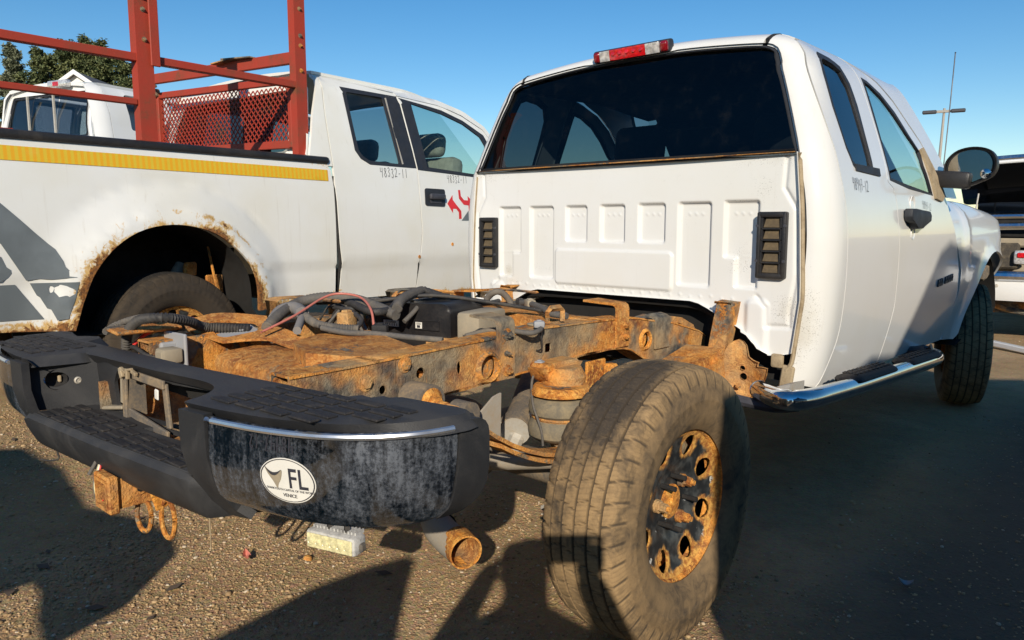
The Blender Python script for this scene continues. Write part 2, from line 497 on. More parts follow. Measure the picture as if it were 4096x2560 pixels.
def glass(name, tint, refl=1.0, dirt=.05):
    t = NT(name)
    tr = t.n('BsdfTransparent', {'Color': (*tint, 1)}); gl = t.n('BsdfGlossy', {'Color': (1, 1, 1, 1), 'Roughness': .02})
    geo = t.n('NewGeometry'); dt = t.n('VectorMath', {0: geo.outputs['Incoming'], 1: geo.outputs['Normal']}, operation='DOT_PRODUCT').outputs['Value']
    fr = t.math('ADD', .043, t.math('MULTIPLY', .957, t.math('POWER', t.math('SUBTRACT', 1.0, t.math('ABSOLUTE', dt)), 5.0)))
    m1 = t.n('MixShader', {0: t.math('MULTIPLY', fr, refl)}); t.t.links.new(tr.outputs[0], m1.inputs[1]); t.t.links.new(gl.outputs[0], m1.inputs[2])
    df = t.n('BsdfDiffuse', {'Color': (.30, .28, .24, 1)})
    f = t.math('MULTIPLY', t.ramp(t.noise(14, 6, .7), .5, .85), dirt)
    m2 = t.n('MixShader', {0: f}); t.t.links.new(m1.outputs[0], m2.inputs[1]); t.t.links.new(df.outputs[0], m2.inputs[2])
    t.t.links.new(m2.outputs[0], t.out.inputs[0]); return t.m
M['glass_dark'] = glass('privacy_glass', (.16, .195, .21), .8, .02)
M['glass_priv'] = glass('dark_door_glass', (.30, .36, .40), 1.2, .02)
M['glass'] = glass('window_glass', (.62, .72, .70), 1.0, .05)
M['glass_clear'] = glass('windscreen_glass', (.78, .86, .84), 1.0, .05)
M['glass_side'] = glass('tinted_side_glass', (.22, .27, .33), 1.7, .02)

def tyre_mat(name, mud, base=(.042, .036, .031)):
    t = NT(name)
    big = t.noise(4.2, 6, .62, .8); mid = t.noise(22, 6, .7, 1.2); fine = t.noise(190, 4, .65)
    a = t.attr('crown')                           # 1 on the tread blocks' tops, 0 elsewhere
    f = t.ramp(t.math('ADD', t.math('MULTIPLY', t.noise(2.6, 5, .6, .8), 1.0), t.math('MULTIPLY', mid, .55)), .52, .92)
    f = t.math('MULTIPLY', f, t.math('SUBTRACT', 1.0, t.math('MULTIPLY', t.ramp(t.math('ADD', t.attr('bare'), t.math('MULTIPLY', t.math('SUBTRACT', mid, .5), 1.1)), .35, .62), .9)))
    c = t.mix(t.math('MULTIPLY', f, mud), base, (.40, .265, .13))
    c = t.mix(t.math('MULTIPLY', t.ramp(fine, .45, .75), .4*mud), c, (.17, .125, .075))
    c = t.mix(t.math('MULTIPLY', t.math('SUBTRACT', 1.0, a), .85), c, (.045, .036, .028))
    t.bsdf(color=c, rough=.88, spec=.25, normal=t.bump(t.math('ADD', t.math('MULTIPLY', mid, .5), t.math('MULTIPLY', fine, .5)), .18, .004)); return t.m
M['tyre_mud'] = tyre_mat('muddy_tyre_rubber', .88)
M['tyre'] = tyre_mat('dusty_tyre_rubber', .10, (.022, .021, .020))

def wheel_mat():
    t = NT('rusty_black_wheel')
    rad = t.n('Math', {0: t.n('SeparateXYZ', {0: t.co()}).outputs[1]}, operation='ABSOLUTE')
    n1 = t.noise(16, 7, .65, .8); n2 = t.noise(70, 5, .6); a = t.attr('wear')
    w = t.ramp(t.math('ADD', t.math('MULTIPLY', n1, .9), a), .78, 1.02)
    rc = t.mix(t.ramp(n2, .35, .65), (.30, .11, .025), (.66, .36, .085))
    bk = t.mix(t.ramp(t.noise(30, 4), .4, .75), (.018, .02, .022), (.075, .08, .08))
    c = t.mix(w, bk, rc)
    chip = t.math('MULTIPLY', t.ramp(t.noise(19, 4, .55, off=4.2), .67, .69), t.math('SUBTRACT', 1.0, w))
    c = t.mix(chip, c, (.60, .60, .56))
    t.bsdf(color=c, rough=t.ramp(w, 0, 1, .38, .9), spec=.4, normal=t.bump(t.math('MULTIPLY', w, n2), .6, .006)); return t.m
M['wheel'] = wheel_mat()

def red_rack():
    t = NT('red_oxide_paint')
    n1 = t.noise(6, 6, .6); n2 = t.noise(60, 5, .7)
    c = t.mix(t.ramp(n1, .35, .7), (.37, .042, .022), (.29, .050, .026))
    c = t.mix(t.math('MULTIPLY', t.ramp(t.math('ADD', n1, t.math('MULTIPLY', n2, .4)), .78, .92), .8), c, (.16, .065, .03))
    t.bsdf(color=c, rough=.62, spec=.35, normal=t.bump(n2, .25, .003)); return t.m
M['red_rack'] = red_rack()

def reflective():
    t = NT('yellow_reflective_tape')
    x = t.n('SeparateXYZ', {0: t.co()}).outputs[1]
    st = t.ramp(t.math('SINE', t.math('MULTIPLY', x, 2*pi/.030)), -.3, .3)
    c = t.mix(st, (.80, .40, .010), (.72, .50, .03))
    c = t.mix(t.math('MULTIPLY', t.ramp(t.noise(8, 5), .55, .8), .3), c, (.75, .62, .22))
    t.bsdf(color=c, rough=.35, spec=.6, normal=t.bump(t.noise(300, 2), .2, .002)); return t.m
M['tape_yellow'] = reflective()

def decal(name, col):
    t = NT(name); c = t.mix(t.ramp(t.noise(5, 6), .4, .75), col, [x*1.3 for x in col])
    t.bsdf(color=c, rough=.45, spec=.4); return t.m
M['decal_grey'] = decal('grey_blue_decal', (.135, .155, .165))
M['decal_red'] = decal('red_decal', (.62, .03, .035))
M['sticker'] = decal('white_sticker', (.70, .68, .62))
M['dark_paint'] = simple('black_car_paint', (.010, .011, .014), .12, var=.2, coat=1.0)
M['blue_dark'] = simple('navy_car_paint', (.014, .022, .05), .15, var=.2, coat=1.0)
M['seam_strip'] = simple('matte_black_trim', (.022, .024, .030), .6)

def ground_mat():
    t = NT('gravel_ground')
    a = t.noise(.9, 6, .6, .6); b = t.noise(7, 6, .65); v = t.vor(120); v2 = t.vor(46); f = t.noise(240, 4, .65)
    c = t.mix(t.ramp(a, .35, .68), (.37, .245, .125), (.47, .33, .185))
    c = t.mix(t.math('MULTIPLY', t.ramp(b, .42, .7), .45), c, (.24, .155, .082))
    cc = t.n('TexVoronoi', {'Vector': t.co(), 'Scale': 95}).outputs['Color']
    c = t.mix(.14, c, t.mix(1.0, c, cc, 'OVERLAY'))
    c = t.mix(t.math('MULTIPLY', t.ramp(f, .55, .72), .5), c, (.47, .385, .27))
    sx = t.n('SeparateXYZ', {0: t.co()}); shade_zone = t.math('MULTIPLY', t.ramp(t.math('ADD', sx.outputs[0], t.math('MULTIPLY', a, .5)), 1.15, 1.75), t.ramp(sx.outputs[1], 4.6, 3.9))
    c = t.mix(t.math('MULTIPLY', shade_zone, .85), c, (.085, .070, .056))  # shade right of the truck painted darker into the ground colour
    h = t.math('ADD', t.math('MULTIPLY', t.ramp(v, 0, .6, 1, 0), .8), t.math('ADD', t.math('MULTIPLY', t.ramp(v2, 0, .7, 1, 0), .8), t.math('MULTIPLY', f, .7)))
    t.bsdf(color=c, rough=.92, spec=.2, normal=t.bump(h, .55, .008)); return t.m
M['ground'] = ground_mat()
def stone_mat():
    t = NT('gravel_stones')
    oi = t.attr('shade')
    c = t.mix(t.ramp(oi, 0, .6), (.30, .195, .10), (.47, .33, .18))
    c = t.mix(t.ramp(oi, .8, 1.0), c, (.55, .47, .36))
    c = t.mix(t.math('MULTIPLY', t.ramp(t.noise(200, 4), .45, .7), .35), c, (.17, .12, .075))
    t.bsdf(color=c, rough=.85, spec=.3); return t.m
M['stone'] = stone_mat()

def leaf_mat(name, a, b):
    t = NT(name); s = t.attr('shade')
    c = t.mix(s, a, b)
    bs = t.bsdf(color=c, rough=.7, spec=.25); return t.m
M['needles'] = leaf_mat('pine_needles', (.040, .060, .024), (.16, .175, .070))
M['needles2'] = leaf_mat('spruce_needles', (.06, .075, .045), (.19, .20, .12))
M['bark'] = simple('bark', (.12, .085, .06), .9)
M['roof'] = simple('grey_shingle_roof', (.10, .10, .11), .9)
M['house'] = simple('white_siding', (.72, .72, .70), .6)
M['rubber_pad'] = dusty('step_pad_rubber', (.016, .016, .018), (.16, .13, .1), .3, .7, 20, bumps=.4)
M['skin'] = simple('skin', (.48, .30, .21), .5)
M['jacket'] = simple('dark_jacket', (.03, .035, .05), .85)
M['jeans'] = simple('jeans', (.06, .08, .13), .9)
# ------------------------------------------------------------------ ground
FO = np.array([-3.0406, -0.1533, 0.1297]); FH = radians(6.2)          # second pickup: ground point under its rear axle, heading
FXR = np.array([cos(FH), sin(FH), 0]); FYF = np.array([-sin(FH), cos(FH), 0])
def sst(x, a, b):
    t = np.clip((x-a)/(b-a), 0, 1); return t*t*(3-2*t)
def gz(x, y):
    x = np.asarray(x, float); y = np.asarray(y, float)
    s = (x-FO[0])*FXR[0]+(y-FO[1])*FXR[1]
    near = .006*np.sin(x*2.1+y*1.3)*np.sin(y*1.7-x*.6)
    r = .1297*sst(-s, -1.9, -1.05)+.66*sst(-s, 1.3, 4.2)
    return r+near*(np.hypot(x, y) < 30)*(1-sst(-s, -2.2, -1.4))

def grid_axis(lo, hi, mid0, mid1, fine, coarse_n):
    a = -np.geomspace(.4, mid0-lo+.4, coarse_n)[::-1]+mid0+.4
    b = np.geomspace(.4, hi-mid1+.4, coarse_n)+mid1-.4
    m = np.arange(mid0, mid1, fine)
    return np.unique(np.round(np.concatenate([a, m, b]), 4))
xs = grid_axis(-1500, 1500, -9, 4, .08, 34); ys = grid_axis(-600, 2500, -3, 8, .08, 34)
GX, GY = np.meshgrid(xs, ys); nx, ny = len(xs), len(ys)
GV = np.stack([GX.ravel(), GY.ravel(), gz(GX, GY).ravel()], 1)
idx = np.arange(nx*ny).reshape(ny, nx)
GF = np.stack([idx[:-1, :-1], idx[:-1, 1:], idx[1:, 1:], idx[1:, :-1]], -1).reshape(-1, 4)
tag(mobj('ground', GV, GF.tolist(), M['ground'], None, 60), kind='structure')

def gravel():
    rng = np.random.default_rng(3)
    n1, n2, n3 = 30000, 16000, 6000
    # denser towards the photographer and in drifts
    px = np.concatenate([rng.uniform(-3.2, 1.3, n1), rng.uniform(-1.2, 1.2, n2), rng.uniform(-4, 6, n3)])
    py = np.concatenate([rng.uniform(-1.5, .6, n1), rng.uniform(-1.5, -.2, n2), rng.uniform(-1.5, 7.5, n3)])
    n4 = 9000; px = np.concatenate([px, rng.uniform(.9, 3.4, n4)]); py = np.concatenate([py, -1.2+4.8*rng.uniform(0, 1, n4)**1.3])
    dr = np.sin(px*2.3+1.1)*np.sin(py*3.1+px)+.6*np.sin(px*7+py*5)
    keep = rng.uniform(-1.6, 1.0, len(px)) < dr*.8+.25*(py < -.6)
    px, py = px[keep], py[keep]; n = len(px)
    sz = np.clip(rng.lognormal(-5.7, .42, n), .0016, .011)*.95
    t = (1+5**.5)/2
    iv = np.array([(-1, t, 0), (1, t, 0), (-1, -t, 0), (1, -t, 0), (0, -1, t), (0, 1, t), (0, -1, -t), (0, 1, -t), (t, 0, -1), (t, 0, 1), (-t, 0, -1), (-t, 0, 1)])/sqrt(1+t*t)
    it = np.array([(0, 11, 5), (0, 5, 1), (0, 1, 7), (0, 7, 10), (0, 10, 11), (1, 5, 9), (5, 11, 4), (11, 10, 2), (10, 7, 6), (7, 1, 8), (3, 9, 4), (3, 4, 2), (3, 2, 6), (3, 6, 8), (3, 8, 9), (4, 9, 5), (2, 4, 11), (6, 2, 10), (8, 6, 7), (9, 8, 1)])
    V = iv[None]*(1+rng.uniform(-.28, .28, (n, 12, 1)))
    V = V*np.stack([rng.uniform(.7, 1.5, n), rng.uniform(.7, 1.2, n), rng.uniform(.4, .8, n)], 1)[:, None, :]*sz[:, None, None]
    a = rng.uniform(0, 2*pi, n); ca, sa = np.cos(a)[:, None], np.sin(a)[:, None]
    X = V[:, :, 0]*ca-V[:, :, 1]*sa; Y = V[:, :, 0]*sa+V[:, :, 1]*ca
    Z = V[:, :, 2]+gz(px, py)[:, None]+(sz*.22)[:, None]
    P = np.stack([X+px[:, None], Y+py[:, None], Z], -1).reshape(-1, 3)
    F = (it[None]+(np.arange(n)*12)[:, None, None]).reshape(-1, 3)
    me = bpy.data.meshes.new('gravel')
    me.vertices.add(len(P)); me.vertices.foreach_set('co', P.ravel().astype(np.float32))
    me.loops.add(F.size); me.loops.foreach_set('vertex_index', F.ravel().astype(np.int32))
    me.polygons.add(len(F)); me.polygons.foreach_set('loop_start', np.arange(0, F.size, 3, dtype=np.int32))
    me.polygons.foreach_set('use_smooth', np.ones(len(F), bool))
    me.update(calc_edges=True); me.validate()
    at = me.attributes.new('shade', 'FLOAT', 'POINT'); at.data.foreach_set('value', np.repeat(rng.uniform(0, 1, n)**1.3, 12).astype(np.float32))
    me.materials.append(M['stone'])
    o = bpy.data.objects.new('gravel', me); COL.objects.link(o)
    tag(o, 'loose tan and brown gravel scattered over the packed ground', 'gravel', kind='stuff')
gravel()

# ------------------------------------------------------------------ far trees, house, lamp
def conifer(name, x, y, h, w, mat, label, kind='pine', trunk_r=.16, z0=None, seed=0):
    rng = random.Random(seed); z0 = float(gz(x, y)) if z0 is None else z0
    root = empty(name, label, 'tree', (x, y, z0), group='conifers beyond the yard')
    bm = B(); tube(bm, [(0, 0, -.2), (.1, 0, h*.4), (0, .1, h*.75), (.05, 0, h*.97)], lambda t: trunk_r*(1-.9*t)+.02, 7, 4)
    V = []; F = []; S = []
    def clump(c, r, k, sh):
        for _ in range(k):
            d = Vector((rng.gauss(0, 1), rng.gauss(0, 1), rng.gauss(0, .7))); d.normalize()
            p = c+d*r*rng.random()**.6
            a = Vector((rng.gauss(0, 1), rng.gauss(0, 1), rng.gauss(0, .6))).normalized(); b = a.orthogonal().normalized()
            L = rng.uniform(.10, .21); W = L*.42; i = len(V)
            V.extend([p+a*L, p-a*L*.4+b*W, p-a*L*.4-b*W]); F.append((i, i+1, i+2)); S.extend([min(1, max(0, sh+rng.uniform(-.3, .3)))]*3)
    nl = int(h*(3.0 if kind == 'spruce' else 2.1))
    for i in range(nl):
        f = (i+rng.random())/nl; z = h*(.10+.9*f) if kind == 'spruce' else h*(.22+.76*f)
        rad = w*(1-f)**.8*rng.uniform(.7, 1.1)+.12 if kind == 'spruce' else w*(.35+.75*(1-f)**.7)*rng.uniform(.5, 1.15)
        for k in range(6 if kind == 'spruce' else 5):
            az = rng.uniform(0, 2*pi); dip = -.22 if kind == 'spruce' else rng.uniform(-.05, .35)
            e = Vector((cos(az)*rad, sin(az)*rad, dip*rad))
            tube(bm, [(0, 0, z), Vector((0, 0, z))+e*.5+Vector((0, 0, .03)), Vector((0, 0, z))+e], lambda t: .05*(1-t)+.012, 4, 2)
            for q in ((.35, .55, .75, .95) if kind == 'spruce' else (.6, .8, 1.0)):
                c = Vector((0, 0, z))+e*q+Vector((rng.gauss(0, .12), rng.gauss(0, .12), rng.gauss(0, .12)))
                clump(c, (.26 if kind == 'spruce' else .40)*rng.uniform(.6, 1.25), 26 if kind == 'spruce' else 52, rng.random())
    obj('trunk', bm, M['bark'], root)
    cr = mobj('crown', V, F, mat, root, None)
    at = cr.data.attributes.new('shade', 'FLOAT', 'POINT'); at.data.foreach_set('value', np.array(S, dtype=np.float32))
tb = [(-69.2, 17.6, 14.3, 2.5, 'spruce', 'ragged pale spruce at the far left, tallest spire by the frame edge'),
      (-72.5, 15.2, 13.6, 2.9, 'pine', 'dark pine cut by the left edge of the photo, behind the pale spruce'),
      (-67.3, 19.5, 13.9, 2.7, 'pine', 'bushy pine standing between the pale spruce and the house gable'),
      (-65.9, 20.7, 14.7, 2.2, 'pine', 'narrow tall pine rising left of the white gable'),
      (-64.8, 21.9, 14.6, 2.6, 'pine', 'tall pine directly behind the white house gable'),
      (-64.0, 22.9, 14.2, 2.6, 'pine', 'pine with a knobbly top behind the grey roof'),
      (-62.3, 24.0, 12.9, 2.3, 'pine', 'lower pine leaning out beside the red rack post'),
      (-71.0, 18.6, 11.6, 3.2, 'pine', 'shaded low pine filling the gap under the pale spruce'),
      (-66.6, 21.6, 10.6, 3.2, 'pine', 'low bushy pine behind the far white cab'),
      (-68.4, 18.9, 11.0, 3.0, 'pine', 'low pine filling the gap between the spruce and the bushy pine'),
      (-62.9, 23.2, 10.6, 2.6, 'pine', 'low pine behind the grey house roof')]
for i, (x, y, h, w, k, lab) in enumerate(tb):
    conifer('spruce_tree' if k == 'spruce' else 'pine_tree', x, y, h, w, M['needles2' if k == 'spruce' else 'needles'], lab, k, seed=i+11)

def house():
    hx, hy = -48.4, 15.2; z0 = float(gz(hx, hy)); zt = 10.05-z0
    r = empty('house', 'white gabled house with grey roof peeking over the far white cab', 'house', (hx, hy, z0), radians(45))
    w = 2.6; L = 3.2; ze = zt-1.75
    bm = B(); prism(bm, [(-w, 0), (w, 0), (w, ze), (0, zt-.05), (-w, ze)], lambda a, b: (a, 0, b), lambda a, b: (a, 7, b)); obj('wall', bm, M['house'], r)
    bm = B()
    for s in (-1, 1):
        prism(bm, [(0, zt), (s*(w+.35), ze-.28), (s*(w+.35), ze-.44), (0, zt-.17)], lambda a, b: (a, -.25, b+.06), lambda a, b: (a, 7.2, b+.06))
    obj('roof', bm, M['roof'], r)
    bm = B()
    for s in (-1, 1):
        prism(bm, [(0, zt+.05), (s*(w+.42), ze-.30), (s*(w+.42), ze-.56), (0, zt-.22)], lambda a, b: (a, -.36, b+.07), lambda a, b: (a, -.26, b+.07))
    obj('gable_trim', bm, M['house'], r)
    bm = B(); box(bm, (0, -.01, ze*.55), (1.1, .12, 1.3)); wf = obj('window', bm, M['house'], r)
    bm = B(); box(bm, (0, -.08, ze*.55), (.9, .04, 1.1)); obj('pane', bm, M['glass_side'], wf)
house()

def lamp():
    x, y = -14.10, 66.0
    r = empty('street_lamp', 'tall grey twin-head lamp post beyond the white cab and its wing mirror', 'street lamp', (x, y, 0), radians(12))
    bm = B(); cyl(bm, (0, 0, 0), (.25, .1, 10.1), .15, .09, 10); obj('pole', bm, M['pole'], r)
    bm = B(); box(bm, (.2, 0, 9.85), (1.2, .16, .2), bev=.02); obj('bracket', bm, M['pole'], r)
    for s in (-1, 1):
        bm = B(); box(bm, (.22+s*.98, 0, 9.85), (1.0, .5, .26), bev=.06); obj('lamp_head', bm, M['lamp_dark'], r)
lamp()

# ------------------------------------------------------------------ wheels (shared meshes)
def make_tyre(R=.402, W=.250, rr=.218, nt=704):
    side = [(.098, rr), (.109, rr+.012), (.119, rr+.030), (.126, rr+.055), (.1275, rr+.085), (.128, rr+.088), (.1275, rr+.091), (.125, rr+.118), (.1225, rr+.121), (.120, rr+.138), (.114, rr+.158)]
    GR = (-.078, -.040, 0.0, .040, .078)
    tx = sorted(set([round(v, 4) for v in list(np.linspace(-.108, .108, 15))+[g+d for g in GR for d in (-.0042, -.0026, .0026, .0042)]]), reverse=True)
    tread = [(x, R-.013*abs(x/.108)**3.2) for x in tx]; nT = len(tx)-1
    prof = side+[(a, b) for a, b in tread]+[(-a, b) for a, b in side[::-1]]
    th = np.arange(nt)/nt*2*pi; V = []; crown = []
    for k, (ax, rad) in enumerate(prof):
        rads = np.full(nt, rad); cr = np.full(nt, .55); off = np.zeros(nt)
        if len(side)-2 <= k < len(side)+nT+3:
            ph = th*44/(2*pi); zz = 0.0
            g = np.zeros(nt)
            for gx in GR: g = np.maximum(g, 1.0*(np.abs(ax-gx) < .0030))
            lat_ = np.zeros(nt)
            row = int(np.digitize(ax, GR)); sk = ax*7*(1 if row % 2 else -1)
            fr = (ph+row*.37+sk) % 1
            wide = .13 if abs(ax) > .078 else .07
            lat_ = 1.0*(fr < wide)
            g2 = ((ph*4+sk*3) % 1) < .26
            rads = rads-np.maximum(.0075*g, .0050*lat_)-.0009*g2*(1-g)*(1-lat_)
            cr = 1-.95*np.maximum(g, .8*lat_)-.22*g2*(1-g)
        if 3 < k < 9: rads = rads; off = .0012*((th*60/(2*pi)) % 1 < .5)*(k in (5, 6))
        V.append(np.stack([np.full(nt, ax)+off, rads*np.cos(th), rads*np.sin(th)], 1)); crown.append(cr)
    m = len(prof); V = np.concatenate(V); I = np.arange(m*nt).reshape(m, nt); J = np.roll(I, -1, 1)
    F = np.stack([I[:-1], I[1:], J[1:], J[:-1]], -1).reshape(-1, 4)
    me = bpy.data.meshes.new('tyre'); me.from_pydata(V.tolist(), [], F.tolist()); finish(me, None, 50)
    tm = np.tile(th, m); ba = np.exp(-((tm-radians(97))/radians(36))**2)*np.exp(-((V[:, 0]-.005)/.085)**2)
    at = me.attributes.new('bare', 'FLOAT', 'POINT'); at.data.foreach_set('value', ba.astype(np.float32))
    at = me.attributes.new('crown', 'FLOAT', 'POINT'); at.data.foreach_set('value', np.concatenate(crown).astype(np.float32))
    return me
TYRE = make_tyre()
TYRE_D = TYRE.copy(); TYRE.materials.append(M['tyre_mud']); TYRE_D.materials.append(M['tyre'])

DR = [0, .045, .092, .112, .135, .165, .195, .213]; DA = [-.058, -.058, -.058, -.046, -.043, -.040, -.030, -.020]
def disc_f(u, v):
    r = np.hypot(u, v); return np.stack([np.interp(r, DR, DA), u, v], 1)
HOLES = [(2*pi*k/8+.06) for k in range(8)]
def hole_poly(a):
    out = []
    for i in range(14):
        t = 2*pi*i/14; p, q = .032*cos(t), .0295*sin(t)
        out.append(((.168+p)*cos(a)-q*sin(a), (.168+p)*sin(a)+q*cos(a)))
    return out
def wheel_attr(v2, P):
    r = np.hypot(v2[:, 0], v2[:, 1]); w = .08+.52*np.clip((r-.184)/.018, 0, 1)+.22*np.exp(-((r-.02)/.05)**2)
    for a in HOLES:
        d = np.hypot(v2[:, 0]-.172*cos(a), v2[:, 1]-.172*sin(a)); w = np.maximum(w, .66*np.clip(1-(d-.028)/.040, 0, 1))
    return w
def make_wheel(root, x, y, z, side, tyre_me, first=None, name='wheel', z_rot=0.0, steer=0.0):
    if first is not None:
        o = copy_tree(first, root)
    else:
        o = patch('wheel', circ(0, 0, .213, n=48), [hole_poly(a) for a in HOLES], disc_f, M['wheel'], root, step=.014, thick=.006, attrs={'wear': wheel_attr}, bstep=.008)
        bm = B(); I4 = Matrix.Identity(4)
        lathe(bm, [(-.030, .2115), (-.016, .2150), (-.012, .2190), (-.008, .2290), (-.001, .2325), (.004, .2325), (.005, .229), (.001, .2265), (-.008, .224), (-.024, .221), (-.06, .218)], I4, 64)
        lathe(bm, [(-.19, .235), (-.195, .219), (-.16, .214), (-.09, .214)], I4, 48)
        rim = obj('rim', bm, M['rust_bright'], o, 40)
        t = bpy.data.objects.new('tyre', tyre_me); COL.objects.link(t); t.parent = o; t.location = (-.100, 0, 0)
        bm = B(); lathe(bm, [(-.085, .0), (-.085, .195), (-.19, .208)], I4, 40); obj('brake_drum', bm, M['rust_dust'], o)
        bm = B(); lathe(bm, [(-.057, .050), (-.052, .050), (-.050, .046), (-.050, .012), (-.044, .008), (-.043, 0)], I4, 28); obj('hub_cap', bm, M['rust_bright'], o)
        for k in range(8):
            a = 2*pi*k/8+.35; p = Vector((-.056, .0755*cos(a), .0755*sin(a)))
            bm = B(); cyl(bm, p, p+Vector((.046, 0, 0)), .0075, n=8); obj('wheel_stud', bm, M['rubber'] if k % 3 else M['rust_bright'], o)
            if k in (0, 3, 6):
                bm = B(); cyl(bm, p, p+Vector((.012, 0, 0)), .020, .019, 14); cyl(bm, p+Vector((.012, 0, 0)), p+Vector((.036, 0, 0)), .0145, .0135, 6); obj('lug_nut', bm, M['rust_dust'], o)
    o.location = (x, y, z); o.rotation_euler = (z_rot, 0, (0 if side > 0 else pi)+steer)
    return o

# ------------------------------------------------------------------ second pickup: white, red rack in its bed
FZ = [.50, .55, .8, 1.0, 1.2, 1.45, 1.6, 1.95, 2.02, 2.06]; FX = [.915, .94, .985, .99, .985, .955, .915, .81, .75, .66]
def fside(off=0.0, s=1):
    def f(u, v):
        x = np.interp(v, FZ, FX)+off
        x = x-.013*np.exp(-((v-.787)/.008)**2)-.012*(1-sst(v, .775, .787))
        return np.stack([s*x, u, v], 1)
    return f
AY, AZ = -.035, .585
def fbed(off=0.0, s=1):
    def f(u, v):
        x = .985-.030*((v-.95)/.5)**2+off
        r = np.hypot((u-AY)/.505*.47, np.where(v > AZ, v-AZ, (v-AZ)*.25)*1.0)
        x = x+.036*np.clip((.69-r)/.15, 0, 1)+.010*(1-sst(r, .540, .548))-.007*np.exp(-((r-.548)/.004)**2)-.006*np.exp(-((r-.692)/.006)**2)*sst(v, .98, 1.12)
        x = x-(.013*np.exp(-((v-.787)/.008)**2)+.010*(1-sst(v, .775, .785)))*sst(r, .56, .6)
        return np.stack([s*x, u, v], 1)
    return f
def arch_wear(v2, P):
    r = np.hypot((v2[:, 0]-AY)/.505*.47, np.maximum(v2[:, 1]-AZ, 0)); d = r-.47
    ang = np.arctan2(v2[:, 1]-AZ, v2[:, 0]-AY)
    w = np.clip(1-d/.085, 0, 1)*(.30+.40*np.exp(-((ang-1.05)/.22)**2)+.22*np.exp(-((ang-1.75)/.10)**2)+.38*np.exp(-((ang-.15)/.35)**2)+.40*np.exp(-((ang-2.75)/.5)**2))
    w = np.maximum(w, .42*np.exp(-((r-.545)/.020)**2)*(.6+.5*np.exp(-((ang-1.0)/.4)**2)))
    w = np.maximum(w, .55*np.clip(1-(v2[:, 1]-.595)/.03, 0, 1))
    w = np.maximum(w, .50*np.exp(-((v2[:, 0]-1.10)/.030)**2)*np.clip(1-(v2[:, 1]-.58)/.16, 0, 1))
    w = np.maximum(w, .32*np.exp(-((v2[:, 1]-1.44)/.03)**2)*sst(v2[:, 0], .8, .95))
    return w+.02

